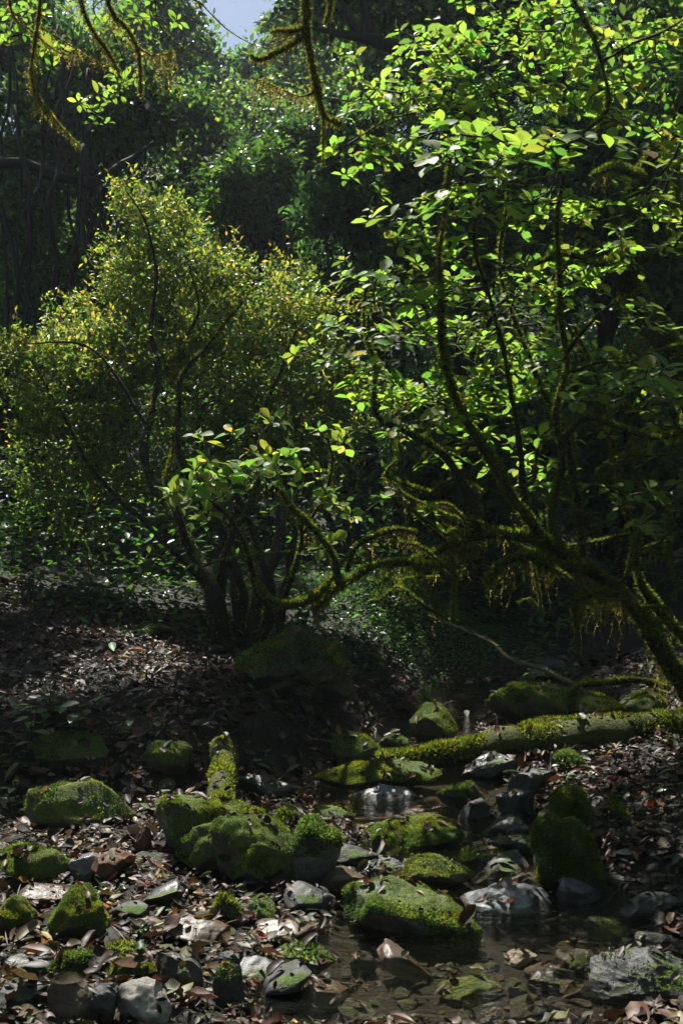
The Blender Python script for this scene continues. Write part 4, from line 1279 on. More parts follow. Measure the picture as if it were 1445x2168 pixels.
blobs = [(370, 1050, 45, 30, 6.3, .15, 8), (420, 1000, 50, 35, 6.3, .15, 9), (470, 1030, 60, 40, 6.4, .2, 9), (530, 985, 60, 30, 6.4, .2, 8), (600, 1000, 60, 35, 6.5, .2, 6), (660, 990, 40, 35, 6.5, .2, 5), (690, 1060, 40, 40, 6.6, .15, 4),
         (420, 925, 25, 15, 6.4, .1, 2), (485, 910, 10, 8, 6.4, .05, 1), (580, 890, 45, 10, 6.4, .1, 3), (740, 1085, 40, 12, 6.6, .1, 3), (810, 1055, 10, 8, 6.6, .05, 1), (440, 1090, 60, 30, 6.4, .2, 3), (600, 960, 70, 20, 6.6, .2, 4), (700, 1140, 60, 40, 6.7, .2, 3), (620, 1060, 90, 40, 6.6, .2, 4), (700, 930, 60, 30, 6.7, .2, 4), (412, 1190, 5, 5, 6.5, .05, 1)]
tips = sample_blobs(r, blobs)
twb = Bag()
axes = grow_twigs(twb, nodes, tips, r, sag=.08)
axes[:, 2] = np.abs(axes[:, 2]) + .6
obj('twigs', twb.mesh('twigs'), M_TWIG, root, kind='stuff')
pos, R, s, ti = rosettes(r, tips, axes, (3, 5), (.070, .115), (.0, .8))
leaves_split(root, pos, R, s, palette(r, len(pos), YOUNG, (1, 1.2, .6, .8, .02), .15), 300, HI3, 'bright_leaf', M_LEAF, M_LEAFS, LEAF_MID)

LK, FW = .55, (1, 1, 1.2, .2, 1.6)
# ------------------------------------------------------------------ trees above whose mossy twigs hang into the picture
root = empty('overhanging_tree', (-2.3, 4.7, hz(-2.3, 4.7)))
tag(root, 'mossy twigs hanging into the top left corner from a tree outside', 'tree')
mossb, beardb, nodes = Bag(), Bag(), []
D = 4.7
b0 = np.array([-2.3, D, hz(-2.3, D) - .1])
q = project(b0)[0]
limb('trunk', [(q[0], q[1], D), (-440, 900, D), (-400, 300, D), (-300, -60, D), (-120, -150, D), (60, -170, D), (220, -150, D), (330, -140, D), (420, -110, D)], [.12, .10, .08, .06, .045, .035, .028, .02, .012], 961, M_MBARK, 900, (.01, .026))
MB = (.9, .8, .8, .5)
limb('branch', [(60, -170, D), (85, -60, D), (86, 30, D), (72, 110, D), (65, 150, D), (72, 195, D), (100, 235, D), (130, 270, D), (168, 306, D)], [.014, .012, .010, .008, .006, .005, .003, .003, .002], 962, M_MBARK, 1400, (.005, .013), 420, (.03, .13), bw=MB, wob=.01)
limb('branch', [(150, -160, D), (165, -20, D), (185, 50, D), (215, 95, D), (240, 130, D), (255, 165, D)], [.016, .014, .013, .011, .009, .004], 963, M_MBARK, 2400, (.006, .016), 380, (.03, .12), bw=MB, wob=.01)
limb('branch', [(220, -150, D), (232, 10, D), (262, 50, D), (282, 80, D), (296, 120, D), (300, 200, D)], [.014, .013, .012, .010, .007, .003], 964, M_MBARK, 2400, (.006, .016), 380, (.03, .12), bw=MB, wob=.01)
limb('branch', [(288, 95, D), (320, 118, D), (350, 115, D), (372, 112, D)], [.005, .005, .004, .002], 965, M_MBARK, 800, (.005, .012), 420, (.05, .2), bw=(.5, 1.3, .4, 1.3), wob=.006)
limb('branch', [(330, -140, D), (330, 10, D), (345, 60, D), (420, 130, D)], [.008, .006, .004, .002], 966, M_TWIG, 300, (.005, .012), wob=.01)
limb('branch', [(20, -170, D), (22, 20, D), (60, 60, D), (120, 110, D), (160, 120, D)], [.010, .008, .006, .004, .002], 967, M_MBARK, 800, (.005, .012), 300, (.03, .12), bw=(.5, 1.3, .4, 1.3), wob=.01)
limb('branch', [(420, -110, D), (400, -20, D), (430, 10, D), (480, 60, D), (530, 90, D), (570, 102, D)], [.008, .006, .005, .004, .003, .002], 968, M_TWIG, 200, (.005, .010), 16, (.02, .05), wob=.01)
limb('branch', [(90, 60, D), (140, 90, D), (200, 130, D), (260, 150, D)], [.005, .004, .003, .002], 969, M_TWIG, 700, (.005, .012), 120, (.02, .09), bw=(.5, 1.3, .4, 1), wob=.01)
r = rng(970)
blobs = [(40, 20, 60, 50, D + .3, .2, 10), (200, 30, 90, 50, D + .5, .3, 10), (320, 40, 70, 60, D + .6, .3, 9), (110, 120, 60, 40, D + .6, .2, 6), (240, 180, 60, 60, D + .7, .2, 7), (20, 75, 25, 20, D, .1, 3), (200, 230, 70, 50, D + .8, .2, 6), (270, 120, 60, 60, D + .6, .2, 7), (100, -110, 300, 60, D, .5, 20)]
tips = sample_blobs(r, blobs)
twb = Bag()
axes = grow_twigs(twb, nodes, tips, r, sag=.02, tip_r=.0015, gain=.0008)
axes[:, 2] = np.abs(axes[:, 2]) + .5
obj('twigs', twb.mesh('twigs'), M_TWIG, root, kind='stuff')
pos, R, s, ti = rosettes(r, tips, axes, (4, 6), (.035, .06))
leaves_split(root, pos, R, s, palette(r, len(pos), YOUNG, (1, .8, 1.4, .3, .0), .2), 200, [LEAF_OVAL], 'hanging_leaf', M_LEAF, M_LEAFS, LEAF_MID)

root = empty('overhanging_tree', (2.5, 4.9, hz(2.5, 4.9)))
tag(root, 'thick shaggy moss branch hanging from above in the top middle', 'tree')
mossb, beardb, nodes = Bag(), Bag(), []
D = 4.9
b0 = np.array([2.5, D, hz(2.5, D) - .1])
q = project(b0)[0]
limb('trunk', [(q[0], q[1], D), (1930, 800, D), (1850, 200, D), (1650, -110, D), (1250, -170, D), (900, -180, D), (700, -160, D), (600, -150, D)], [.12, .10, .085, .07, .05, .04, .032, .02], 971, M_MBARK, 600, (.01, .026))
limb('branch', [(690, -160, D), (655, -60, D), (648, 20, D), (652, 90, D), (664, 150, D), (676, 200, D), (690, 245, D), (725, 262, D)], [.026, .024, .022, .020, .018, .014, .010, .004], 972, M_MBARK, 3600, (.008, .022), 420, (.03, .13), bw=(1, .8, 1, .4), wob=.008)
limb('branch', [(645, 60, D), (615, 68, D), (590, 66, D), (572, 70, D)], [.012, .010, .008, .004], 973, M_MBARK, 4000, (.008, .018), 420, (.03, .10), bw=(1, 1, .8, .5), wob=.006)
limb('branch', [(650, 75, D), (620, 95, D), (580, 115, D), (548, 128, D), (530, 118, D)], [.016, .016, .014, .010, .004], 974, M_MBARK, 5000, (.010, .022), 420, (.03, .10), bw=(1, 1, .8, .3), wob=.006)
limb('branch', [(672, 190, D), (640, 205, D), (605, 195, D), (570, 180, D), (530, 165, D)], [.007, .006, .005, .004, .003], 975, M_MBARK, 800, (.005, .012), 420, (.05, .19), bw=(.4, 1.3, .3, 1.6), wob=.008)
limb('branch', [(640, 205, D), (580, 195, D), (520, 202, D), (470, 215, D)], [.004, .003, .002, .002], 976, M_DEAD, 0, wob=.006)
limb('branch', [(690, -40, D), (700, 10, D), (690, 50, D)], [.012, .010, .004], 977, M_MBARK, 3000, (.008, .02), 380, (.04, .13), wob=.006)
limb('branch', [(682, 220, D), (684, 280, D), (683, 350, D)], [.004, .003, .0015], 978, M_MBARK, 2600, (.006, .014), 90, (.01, .05), wob=.004)

# ------------------------------------------------------------------ lianas in the dark thicket on the left
r = rng(600)
ORD = 'leftmost second third fourth fifth sixth seventh eighth ninth tenth eleventh twelfth thirteenth fourteenth fifteenth sixteenth seventeenth eighteenth'.split()
def nth(k, what):
    return (ORD[0] + ' ' + what) if k == 0 else ORD[k] + ' ' + what + ' from the left'
for i, (px, top, bot, d) in enumerate([(12, 230, 760, 12), (40, 260, 800, 12.4), (75, 240, 700, 11.6), (105, 300, 760, 12.2), (128, 260, 720, 11.8), (150, 280, 700, 12.6), (178, 330, 690, 12.1), (205, 300, 640, 12.5), (160, 500, 760, 11.5), (60, 420, 900, 11.4), (232, 280, 560, 12.8), (25, 600, 980, 11.2)]):
    kth = sorted([12, 40, 75, 105, 128, 150, 178, 205, 160, 60, 232, 25]).index(px)
    bag = Bag()
    n = 6
    pts = [P(px + r.normal(0, 9), top + (bot - top) * k / (n - 1), d + r.normal(0, .1)) for k in range(n)]
    e = pts[-1].copy()
    e[2] = hz(e[0], e[1]) - .05
    if e[2] < pts[-1][2] - .3:
        pts.append((pts[-1] + e) / 2 + np.array([r.normal(0, .08), 0, 0]))
    pts.append(e)
    a = pts[0] + np.array([r.normal(0, .2), .2, 1.0])
    tr = r.uniform(.012, .03)
    q, rr = tube(bag, [a] + pts, [tr] * (len(pts) + 1), 5, .2, 600 + i, .06, .12)
    o = obj('liana', bag.mesh('liana'), M_BARK)
    tag(o, nth(kth, 'dark liana') + ' in the thicket beside the yellow tipped shrub', 'liana', 'lianas in the dark thicket')
bag = Bag()
tube(bag, [P(-60, 350, 12), P(60, 345, 12), P(130, 375, 12), P(190, 380, 12), P(260, 350, 12), P(330, 300, 12.2)], [.07, .065, .06, .05, .04, .02], 6, .2, 77, .04, .15)
tube(bag, [P(-60, 350, 12), P(-110, 600, 12), P(-110, 900, 12), P(-110, 1300, 12)], [.08, .09, .1, .12], 7, .2, 78, .05, .2)
o = obj('arching_tree', bag.mesh('arching_tree'), M_BARK)
tag(o, 'dark limb arching across the lianas at the left edge', 'tree')

# ------------------------------------------------------------------ logs and branches on the ground
def log(name, label, pts, rads, seed, mat, fz=0, fl=(.01, .026), bd=0, bl=(.02, .06), sides=14, cat='log', wob=.02, rough=.2, nzm=None):
    bag, mb = Bag(), Bag()
    q, rr = tube(bag, pts, rads, sides, rough, seed, wob, .04)
    root = obj(name, bag.mesh(name), mat)
    tag(root, label, cat)
    V, Fq = np.concatenate(bag.v), [f for f in bag.f if f.shape[1] == 4][0]
    COVER.append((V, np.concatenate([Fq[:, :3], Fq[:, [0, 2, 3]]])))
    if fz:
        fuzz(mb, q, rr, fz, fl, seed + 5, 1.6, w=(1, 1.2, .9, .5, .4))
        if bd:
            beard(mb, q, rr, bd, bl, seed + 7)
        obj('moss', mb.mesh('moss', False), M_MOSS, root, kind='stuff')
    return root
log('fallen_log', 'thick mossy log lying across the stream from the right edge', [P(1560, 1552, 6.75), P(1440, 1553, 6.65), P(1300, 1558, 6.55), P(1190, 1566, 6.5), P(1100, 1577, 6.45), P(1000, 1592, 6.4), P(900, 1603, 6.35), P(800, 1610, 6.3)],
    [.125, .125, .12, .11, .095, .075, .062, .045], 1001, M_MBARK, 6500, (.010, .028), 60, (.04, .14), rough=.4, wob=.04)
log('fallen_log', 'second mossy log lying on the thick log behind the fern', [P(1500, 1540, 6.95), P(1380, 1542, 6.85), P(1250, 1545, 6.8), P(1130, 1550, 6.75), P(1080, 1570, 6.7)], [.075, .08, .075, .06, .03], 1002, M_MBARK, 6000, (.012, .03), 20, (.03, .09))
g = ground_hit(455, 1735)
log('log_end', 'short mossy log end sticking up behind the mossy heap', [g + np.array([0.03, -.05, .06]), g + np.array([0.0, .25, .13]), g + np.array([-.03, .62, .2])], [.060, .064, .05], 1003, M_MBARK, 6000, (.008, .02))
log('fallen_branch', 'thin pale bare branch leaning down across the shaded gully', [P(905, 1303, 8.2), P(990, 1340, 8.0), P(1040, 1365, 7.8), P(1070, 1390, 7.6), P(1150, 1420, 7.4), P(1225, 1456, 7.2), P(1240, 1475, 7.2)], [.006, .009, .011, .012, .014, .016, .014], 1004, M_DEAD, 500, (.006, .016), sides=6, cat='branch', wob=.02)
log('fallen_branch', 'mossy crooked branch running from the pale branch towards the leaning trunk', [P(1160, 1535, 7.0), P(1185, 1490, 7.1), P(1225, 1456, 7.2), P(1290, 1445, 7.2), P(1350, 1440, 7.2), P(1420, 1455, 7.2)], [.016, .018, .02, .02, .018, .012], 1005, M_MBARK, 3200, (.008, .02), sides=7, cat='branch')
log('fallen_branch', 'mossy stick with a bare silvery middle right of the shaggy boulder', [P(1290, 1690, 5.2), P(1330, 1745, 5.0), P(1375, 1800, 4.85), P(1425, 1850, 4.7), P(1470, 1860, 4.6)], [.010, .013, .013, .012, .01], 1006, M_DEAD, 1700, (.012, .03), sides=6, cat='branch', wob=.015)
for i, (a, b, c_, rad, lab) in enumerate([((1270, 1935), (1310, 1890), (1340, 1850), .006, 'thin brown stick leaning out of the pool beside the shaggy boulder'),
                                           ((500, 1870), (560, 1840), (640, 1800), .004, 'thin root twig lying on the leaves below the moss heap'),
                                           ((330, 1880), (420, 1895), (500, 1900), .005, 'brown twig lying on wet leaves in front of the moss heap'),
                                           ((640, 1755), (740, 1748), (860, 1742), .012, 'reddish sodden stick lying in the upper pool'),
                                           ((180, 1560), (280, 1540), (360, 1500), .008, 'dark stick lying on the leaf slope by the herbs'),
                                           ((270, 1365), (330, 1345), (400, 1330), .010, 'pale stick at the top of the leaf slope near the stems'),
                                           ((560, 1600), (660, 1570), (760, 1590), .007, 'dark twig on the shaded slope above the pool')]):
    pts = [ground_hit(*p) + np.array([0, 0, rad + .012]) for p in (a, b, c_)]
    log('stick', lab, pts, [rad, rad * 1.1, rad * .6], 1020 + i, M_RUST if i in (0, 3) else M_DEAD, sides=5, cat='stick', wob=.02)

# ------------------------------------------------------------------ flat slabs wedged along the stream
rs = rng(720)
ANCH = [(480, 1800, 'moss heap'), (655, 1830, 'leaning mossy slab'), (158, 1960, 'yellow green capped stone'), (405, 1995, 'brown layered rock'), (372, 2080, 'dark slate block'), (482, 2100, 'upright triangular stone'), (298, 2150, 'pale knobbly rock'), (872, 1980, 'big flat topped boulder'), (880, 1790, 'green moss dome'), (1215, 1840, 'shaggy moss boulder'), (1375, 2090, 'smooth grey corner boulder'), (1005, 1735, 'grey angular block'), (800, 1665, 'streaked mossy rock'), (55, 1850, 'mossy hump at the left edge'), (1105, 2040, 'tan stone in the pool'), (768, 2050, 'blunt grey stone tip')]
SAID = set()
def where(px, py):
    for ax_, ay_, nm_ in sorted(ANCH, key=lambda q_: math.hypot(q_[0] - px, 1.6 * (q_[1] - py))):
        dx_, dy_ = px - ax_, (py - ay_) * 1.6
        rel = ('right of' if dx_ > 0 else 'left of') if abs(dx_) > abs(dy_) else ('in front of' if dy_ > 0 else 'behind')
        if (rel, nm_) not in SAID:
            SAID.add((rel, nm_))
            return rel + ' the ' + nm_
for i, (px, py, w_, h_) in enumerate([(700, 1800, 70, 16), (745, 1840, 90, 18), (720, 1900, 80, 20), (1010, 1850, 100, 20), (1090, 1830, 90, 22), (1060, 1880, 110, 22), (1120, 1905, 80, 20), (960, 1790, 70, 18), (1075, 1790, 80, 26), (650, 1940, 90, 18), (590, 2010, 110, 22), (640, 2070, 100, 24), (540, 2090, 80, 20), (590, 2140, 110, 26), (700, 2150, 120, 26), (1000, 2130, 110, 20), (1180, 2110, 100, 20), (1230, 2060, 80, 18), (860, 2090, 100, 20), (1290, 2000, 80, 20), (340, 1930, 80, 20), (270, 1960, 70, 18), (90, 1925, 90, 18), (250, 2040, 80, 18), (60, 2080, 90, 20), (40, 2150, 90, 24), (890, 1750, 90, 14), (700, 1740, 90, 14), (1100, 1740, 70, 30), (1130, 1690, 80, 26)]):
    rock('flat_stone', ('dark', 'grey', 'brown', 'moss stained')[i % 4] + ' flat stone slab ' + where(px, py), px, py, w_ * 1.3, h_ * 1.9, (R_DARK, R_GREY, R_RED, R_HALF)[i % 4], 730 + i, rs.uniform(.6, .9), .9, .12, rotz=rs.uniform(-.7, .7), tilt=(rs.normal(0, .1), rs.normal(0, .14)), moss=250 if i % 4 == 3 else 0, group='flat stones along the stream', sub=3)

# ------------------------------------------------------------------ pebbles
r = rng(700)
PEB = []
for k in range(6):
    V, Fa = ICO[3]
    V = V.copy()
    V *= (1 + .25 * fbm(V * 1.2 + k * 5, 70 + k, 3))[:, None]
    for q in range(6):
        nn = unit(r.standard_normal(3))
        t = V @ nn - .6
        V -= np.outer(np.clip(t, 0, None) * .8, nn)
    V *= np.array([1, .8, .5])
    PEB.append((V, Fa))
PM = {}
npb = 0
for i in range(1600):
    if npb >= 240:
        break
    px, py = r.uniform(-20, 1465), r.uniform(1640, 2180) 
    g = ground_hit(px, py)
    if g[1] > 7 or (i % 4 and abs(g[0] - xc(g[1])) > .6):
        continue
    k = int(r.integers(6))
    m = int(r.integers(4))
    mat = (R_GREY, R_DARK, R_RED, R_HALF)[m]
    if (k, m) not in PM:
        me = mesh_np('pebble', PEB[k][0], [PEB[k][1]])
        me.materials.append(mat)
        PM[(k, m)] = me
    s = r.uniform(.014, .045) * (1.9 if r.random() < .22 else 1)
    o = bpy.data.objects.new('pebble', PM[(k, m)])
    COL.objects.link(o)
    o.location = (g[0], g[1], g[2] + s * .15)
    o.scale = (s, s, s)
    rz = r.random() * 6.28
    o.rotation_euler = (r.normal(0, .2), r.normal(0, .2), rz)
    tag(o, ('small grey pebble among the wet fallen leaves', 'small dark wet pebble among the fallen leaves', 'small reddish brown pebble among the fallen leaves', 'small moss stained pebble among the fallen leaves')[m], 'pebble', ('grey pebbles', 'dark pebbles', 'reddish pebbles', 'mossy pebbles')[m])
    c_, s_ = math.cos(rz), math.sin(rz)
    Vw = PEB[k][0] @ np.array([[c_, s_, 0], [-s_, c_, 0], [0, 0, 1]]) * s + np.array(o.location)
    COVER.append((Vw, PEB[k][1]))
    npb += 1

# ------------------------------------------------------------------ fallen leaves
vv, ff, n0 = [], [], 0
for V, Fa in COVER:
    vv.append(V)
    ff.append(Fa + n0)
    n0 += len(V)
bvh = BVHTree.FromPolygons(np.concatenate(vv).tolist(), np.concatenate(ff).tolist())
r = rng(800)
def drop(n, region, keep_rock=.3):
    pos, nor, onrock = [], [], []
    x = r.uniform(region[0], region[1], n)
    y = region[2] + (region[3] - region[2]) * r.random(n) ** 1.15
    ok = np.abs(x) < .36 * y + .55
    x, y = x[ok], y[ok]
    hh = H(x, y)
    e = .02
    nx_ = -(H(x + e, y) - H(x - e, y)) / (2 * e)
    ny_ = -(H(x, y + e) - H(x, y - e)) / (2 * e)
    w = wz(y) - .012
    for i in range(len(x)):
        hit = bvh.ray_cast(Vector((x[i], y[i], 1.3)), Vector((0, 0, -1)))
        if hit[0] is not None and hit[0].z > hh[i]:
            if hit[1].z < .55 or r.random() > keep_rock:
                continue
            pos.append((x[i], y[i], hit[0].z + .008))
            nor.append(tuple(hit[1]))
            onrock.append(1)
        elif hh[i] < w[i] - .004:
            if r.random() > .09:
                continue
            fl = r.random() < .3
            pos.append((x[i], y[i], w[i] + .004 if fl else hh[i] + .006))
            nor.append((0, 0, 1))
            onrock.append(0)
        else:
            pos.append((x[i], y[i], hh[i] + r.uniform(.004, .045)))
            nor.append((nx_[i], ny_[i], 1))
            onrock.append(0)
    return np.array(pos), np.array(nor), np.array(onrock)
LIT = [(0.085, 0.052, 0.032), (0.050, 0.032, 0.022), (0.13, 0.092, 0.062), (0.19, 0.155, 0.11), (0.028, 0.020, 0.015), (0.12, 0.046, 0.02), (0.10, 0.105, 0.045), (0.26, 0.185, 0.03), (0.045, 0.07, 0.02), (0.15, 0.16, 0.115), (0.19, 0.042, 0.018)]
LW = (1.5, 1.9, 1.0, .5, 1.8, .4, .5, .14, .4, .35, .06)
def leaf_frames(nor, tilt):
    n = len(nor)
    an = r.random(n) * 6.283
    nm = unit(unit(nor) + tilt * r.standard_normal((n, 3)))
    d = np.stack([np.cos(an), np.sin(an), np.zeros(n)], 1) + .1 * r.standard_normal((n, 3))
    d -= nm * (d * nm).sum(1)[:, None]
    return frames(d, nm)
pos, nor, onr = drop(52000, (-3.6, 3.7, 2.75, 8.6))
n = len(pos)
Rm = leaf_frames(nor, .28)
s = np.clip(np.exp(r.normal(-3.16, .44, n)), .014, .13) * np.where(onr > 0, .85, 1)
col = palette(r, n, LIT, LW, .35)
wet = sstep(.5 + .9 * fbm(pos * 2.3, 91, 3))
col *= (.45 + .9 * wet)[:, None]
kind = r.choice(5, n, p=[.24, .16, .26, .22, .12])
T3 = [LEAF_LANC, LEAF_OVAL, LEAF_CURL, LEAF_BROKEN, LEAF_ROUND]
s = s * np.array([1.3, .9, .95, .85, .75])[kind]
pos = pos - np.einsum('nij,j->ni', Rm, np.array([0, .5, 0])) * s[:, None]
# the ones that show largest are parts of the ground
pr = project(pos)
vis = (pr[:, 0] > 10) & (pr[:, 0] < 1435) & (pr[:, 1] < 2155)
order = [i for i in np.argsort(-np.where(vis, s / pos[:, 1], 0)) if vis[i]]
picked = []
cv = Vector((0, 0, CAMZ))
for i in order:
    p = Vector(pos[i] + Rm[i][:, 1] * s[i] * .5 + np.array([0, 0, .012]))
    dv = cv - p
    if bvh.ray_cast(p, dv.normalized(), dv.length)[0] is None:
        picked.append(i)
    if len(picked) >= 300:
        break
FM = [leaf_mesh('fallen_leaf%d' % i, t, M_FALL) for i, t in enumerate(T3)]
for i in picked:
    place_leaf(FM[kind[i]], ground, pos[i], Rm[i], float(s[i]), col[i], 'fallen_leaf')
rest = np.ones(n, bool)
rest[picked] = False
bag = Bag()
LOW3 = [leaf_template(2, lanc, 0.17, .18, -.12), leaf_template(2, ellp, .25, .15, -.1), leaf_template(3, ellp, .23, .5, .36), LEAF_BROKEN, leaf_template(3, lambda t: (math.sin(math.pi * t)) ** .55, .34, .2, .22, .06)]
for k in range(5):
    m = rest & (kind == k)
    inst(bag, LOW3[k][0], LOW3[k][1], Rm[m], pos[m], s[m], col[m])
obj('leaf_litter', bag.mesh('leaf_litter'), M_FALLS, ground, kind='stuff')

# crumbled bits and thin twiglets between the leaves
nd = 26000
x = r.uniform(-3, 3.2, nd)
y = 2.75 + 5.5 * r.random(nd) ** 1.2
ok = np.abs(x) < .33 * y + .2
x, y = x[ok], y[ok]
nd = len(x)
z = H(x, y)
keep = z > wz(y) - .02
x, y, z = x[keep], y[keep], z[keep]
nd = len(x)
bag = Bag()
tw = r.random(nd) < .12
s = np.where(tw, r.uniform(.04, .12, nd), r.uniform(.008, .022, nd))
sc = np.stack([np.where(tw, .003 / .26, s * r.uniform(.6, 1.6, nd)), s, s * .5], 1)
inst(bag, LEAF_LO[0], LEAF_LO[1], leaf_frames(np.tile([0, 0, 1.0], (nd, 1)), .35), np.stack([x, y, z + r.uniform(.004, .04, nd)], 1), sc, palette(r, nd, LIT, LW, .35))
obj('leaf_crumbs', bag.mesh('leaf_crumbs'), M_FALLS, ground, kind='stuff')

# ------------------------------------------------------------------ herbs, ferns and creeping plants
HM = {}
def herb(label, base, height, nleaf, size, seed, spread=.5, tmpl=LEAF_OVAL, key='herb_leaf', col=((0.05, 0.105, 0.02), (0.075, 0.13, 0.025), (0.04, 0.085, 0.022)), nstem=3, name='herb', group=None):
    r = rng(seed)
    root = empty(name, base)
    tag(root, label, 'plant', group)
    bag = Bag()
    me = leaf_mesh(key, tmpl, M_HERB)
    L = []
    for k in range(nstem):
        tip = np.array(base) + np.array([r.normal(0, spread * height), r.normal(0, spread * height), height * r.uniform(.6, 1.05)])
        mid = (np.array(base) + tip) / 2 + np.array([0, 0, height * .12])
        q, _ = tube(bag, [np.array(base) - [0, 0, .02], mid, tip], [.004, .003, .002], 4, 0, 0, 0, .05)
        m = max(2, nleaf // nstem)
        for j in range(m):
            i = int(len(q) * (.35 + .65 * j / m))
            i = min(i, len(q) - 1)
            an = j * 2.4 + r.normal(0, .3)
            d = np.array([math.cos(an), math.sin(an), r.uniform(-.25, .3)])
            nm = np.array([r.normal(0, .2), r.normal(0, .2), 1])
            L.append((q[i], frames(d[None], nm[None])[0], size * r.uniform(.6, 1.1)))
    obj('stem', bag.mesh('stem'), M_TWIG, root)
    cols = palette(r, len(L), col, (1, 1, 1), .15)
    for (p, R_, s_), c_ in zip(L, cols):
        place_leaf(me, root, p, R_, float(s_), c_)
    return root
HB = leaf_template(4, ellp, .36, .10, -.18)
hs = [(150, 1560, .24, 14, .085, 'leafy herb with big pale leaves by the dark half buried stone'), (70, 1590, .22, 14, .075, 'leafy herb at the left of the moss mound on the bank'), (30, 1660, .2, 12, .07, 'low herb at the left edge below the moss mound'),
      (225, 1580, .16, 9, .06, 'herb with dark drooping leaves right of the big pale leaved herb'), (40, 1740, .14, 10, .05, 'small glinting herb at the left edge over the dark bank'), (110, 1500, .2, 12, .06, 'herb at the foot of the leaf slope behind the moss mound')]
for i, (px, py, h, nl, sz, lab) in enumerate(hs):
    herb(lab, tuple(ground_hit(px, py)), h * 1.2, int(nl * 1.7), sz * 1.25, 1100 + i, tmpl=LEAF_OVAL, nstem=4)
r = rng(1150)
big = [(60, 1290), (110, 1300), (150, 1265), (190, 1310), (230, 1280), (260, 1325), (300, 1290), (340, 1310), (380, 1285), (80, 1345), (300, 1260), (220, 1240), (350, 1250), (130, 1230), (410, 1310), (560, 1330), (640, 1290), (30, 1330)]
for i, (px, py) in enumerate(big):
    d = r.uniform(8.5, 10.6)
    x = (px - 722.5) / F * d
    herb(nth(sorted(q_[0] + q_[1] * 1e-4 for q_ in big).index(px + py * 1e-4), 'broad leaved herb') + ' in the dim undergrowth by the dark stems', (x, d, hz(x, d)), r.uniform(.35, .75), 16, r.uniform(.10, .17), 1160 + i, .35, HB, 'broad_leaf', ((0.035, 0.085, 0.03), (0.05, 0.11, 0.035), (0.028, 0.07, 0.025)), 3, 'broad_leaved_herb', 'broad leaved herbs in the undergrowth')
for i, (px, py, h, sz, nl, lab) in enumerate([(160, 1940, .05, .022, 14, 'tiny herb growing on the left flank of the yellow green capped stone'), (285, 1995, .09, .03, 10, 'tiny seedling with pale leaves in front of the yellow green capped stone'), (240, 1905, .05, .025, 24, 'patch of tiny green seedlings below the broken wood'), (200, 1915, .05, .022, 20, 'tiny seedlings between the broken wood and the capped stone'), (1190, 1660, .16, .05, 12, 'small herb in front of the log above the shaggy boulder'), (1400, 1700, .10, .05, 6, 'lone seedling in the dark at the right edge'), (1345, 1720, .12, .05, 5, 'pale seedling lit in the black shade right of the shaggy boulder'), (1420, 1590, .1, .03, 14, 'tiny leafed plant beneath the log at the right edge'), (530, 1930, .05, .02, 12, 'tiny plants at the foot of the moss heap by the water')]):
    herb(lab, tuple(ground_hit(px, py)), h, nl, sz, 1200 + i, .5, LEAF_OVAL, 'herb_leaf', nstem=3)

def fern(label, base, n, ln, seed):
    r = rng(seed)
    root = empty('fern', base)
    tag(root, label, 'fern')
    for k in range(n):
        an = k * 2.4 + r.normal(0, .3)
        l = ln * r.uniform(.7, 1.1)
        t = np.linspace(0, 1, 16)
        rad = np.array([math.cos(an), math.sin(an), 0])
        pts = np.array(base) + rad * (t * l * .85)[:, None] + np.array([0, 0, 1]) * (l * (.75 * t - .75 * t * t))[:, None]
        bag = Bag()
        tube(bag, pts, np.linspace(.002, .0008, 16), 3, resample=False)
        tg = unit(np.gradient(pts, axis=0))
        sd = unit(np.cross(tg, (0, 0, 1)))
        up = np.cross(sd, tg)
        pl = .30 * l * np.sin(np.pi * np.clip(t * .93 + .07, 0, 1)) ** .8
        for sg in (1, -1):
            R_ = frames(sd * sg + tg * .35, up)
            inst(bag, LEAF_LO[0] * np.array([.75, 1, 1]), LEAF_LO[1], R_[2:], pts[2:], pl[2:], palette(r, 14, [(0.05, 0.10, 0.02)], (1,), .15))
        obj('frond', bag.mesh('frond'), M_FOL, root)
for i, (px, py, n_, l, lab) in enumerate([(1120, 1665, 6, .16, 'small fern in front of the mossy log'), (1290, 1690, 6, .14, 'small pale fern in the black shade above the mossy stick'), (1250, 1720, 5, .12, 'fern beside the top of the shaggy boulder'), (1370, 1470, 7, .2, 'fern behind the log by the mossy crooked branch'), (290, 1345, 6, .32, 'fern at the top of the leaf slope left of the dark stems'), (1440, 1640, 5, .16, 'fern cut off by the right edge below the log')]):
    fern(lab, tuple(ground_hit(px, py)), n_, l, 1300 + i)

# creeping ground cover on the mound and dim undergrowth over the slopes
r = rng(1400)
bag = Bag()
c0 = np.array([.5, 9.15, 0])
V = ICO[4][0]
n = 13000
x = c0[0] + r.normal(0, .42, n) + .05
y = c0[1] + .55 + r.normal(0, .55, n)
z = H(x, y)
top = []
for i in range(n):
    hit = bvh.ray_cast(Vector((x[i], y[i], 3)), Vector((0, 0, -1)))
    top.append(max(z[i], hit[0].z if hit[0] else -9))
pos = np.stack([x, y, np.array(top) + r.uniform(.0, .05, n)], 1)
nrm = .5 * r.standard_normal((n, 3))
nrm[:, 2] += 1
inst(bag, LEAF_LO[0] * np.array([1.4, 1, 1]), LEAF_LO[1], frames(r.standard_normal((n, 3)) * np.array([1, 1, .3]), nrm), pos, r.uniform(.02, .04, n), palette(r, n, [(0.05, 0.12, 0.035), (0.07, 0.15, 0.04)], (1, 1), .25))
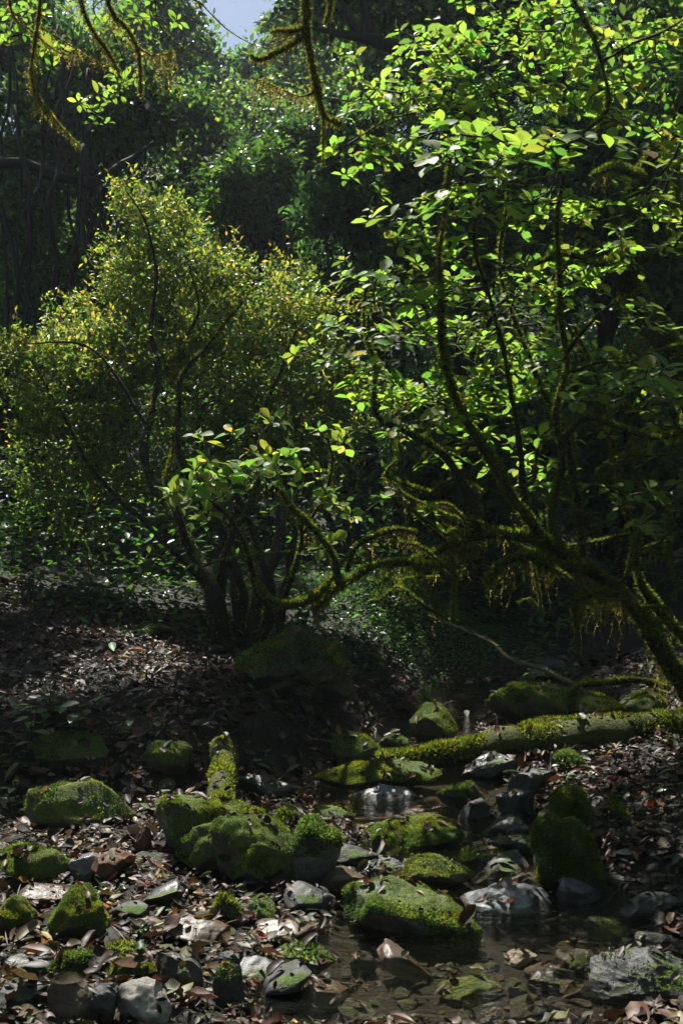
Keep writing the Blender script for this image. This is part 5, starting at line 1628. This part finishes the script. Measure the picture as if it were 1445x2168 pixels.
o = obj('ground_cover', bag.mesh('ground_cover'), M_FOL, kind='stuff')
o['label'] = 'carpet of tiny creeping plants on the shaded mound'
bag = Bag()
n = 70000
x = r.uniform(-8, 9, n)
y = 7.4 + 11 * r.random(n) ** 1.5
dens = sstep(.5 + .9 * vnoise(np.stack([x, y, x * 0], 1) * .9, 44)) * sstep((y - 7.4 - .12 * np.clip(-x, 0, 9)) / .9 + .1)
ok = (r.random(n) < dens) & (np.abs(x) < .36 * y + 1) & ~((np.abs(x - xc(y)) < .5) & (y < 9.5))
x, y = x[ok], y[ok]
n = len(x)
hgt = r.random(n) ** 1.6 * np.interp(y, [7, 8.4, 10, 14], [.08, .35, .75, 1.1])
pos = np.stack([x, y, H(x, y) + .02 + hgt], 1)
nrm = .45 * r.standard_normal((n, 3))
nrm[:, 2] += 1
inst(bag, LEAF_LO[0], LEAF_LO[1], frames(r.standard_normal((n, 3)) * np.array([1, 1, .4]), nrm), pos, r.uniform(.04, .10, n), palette(r, n, DARK + GREENS[:2], (1, 1, 1, .4, 1, 1), .3))
o = obj('undergrowth', bag.mesh('undergrowth'), M_FOL, kind='stuff')
o['label'] = 'dim low undergrowth covering the slope behind the stream'

# ------------------------------------------------------------------ damp air
def haze_box():
    lo, hi = np.array([-95., -45., -14.]), np.array([95., 125., 60.])
    V = np.array([[x, y, z] for x in (lo[0], hi[0]) for y in (lo[1], hi[1]) for z in (lo[2], hi[2])])
    Fq = np.array([(0, 1, 3, 2), (4, 6, 7, 5), (0, 4, 5, 1), (2, 3, 7, 6), (0, 2, 6, 4), (1, 5, 7, 3)])
    m, nt, out, N, L = new_mat('damp_air')
    v = N('ShaderNodeVolumePrincipled')
    v.inputs['Color'].default_value = (0.86, 0.93, 1.0, 1)
    v.inputs['Density'].default_value = HAZE
    v.inputs['Anisotropy'].default_value = 0.45
    L(v.outputs[0], out.inputs['Volume'])
    o = obj('haze', mesh_np('haze', V, [Fq], smooth=False), m, kind='stuff')
    o['label'] = 'thin damp haze in the forest air'
HAZE = 0.0007
haze_box()
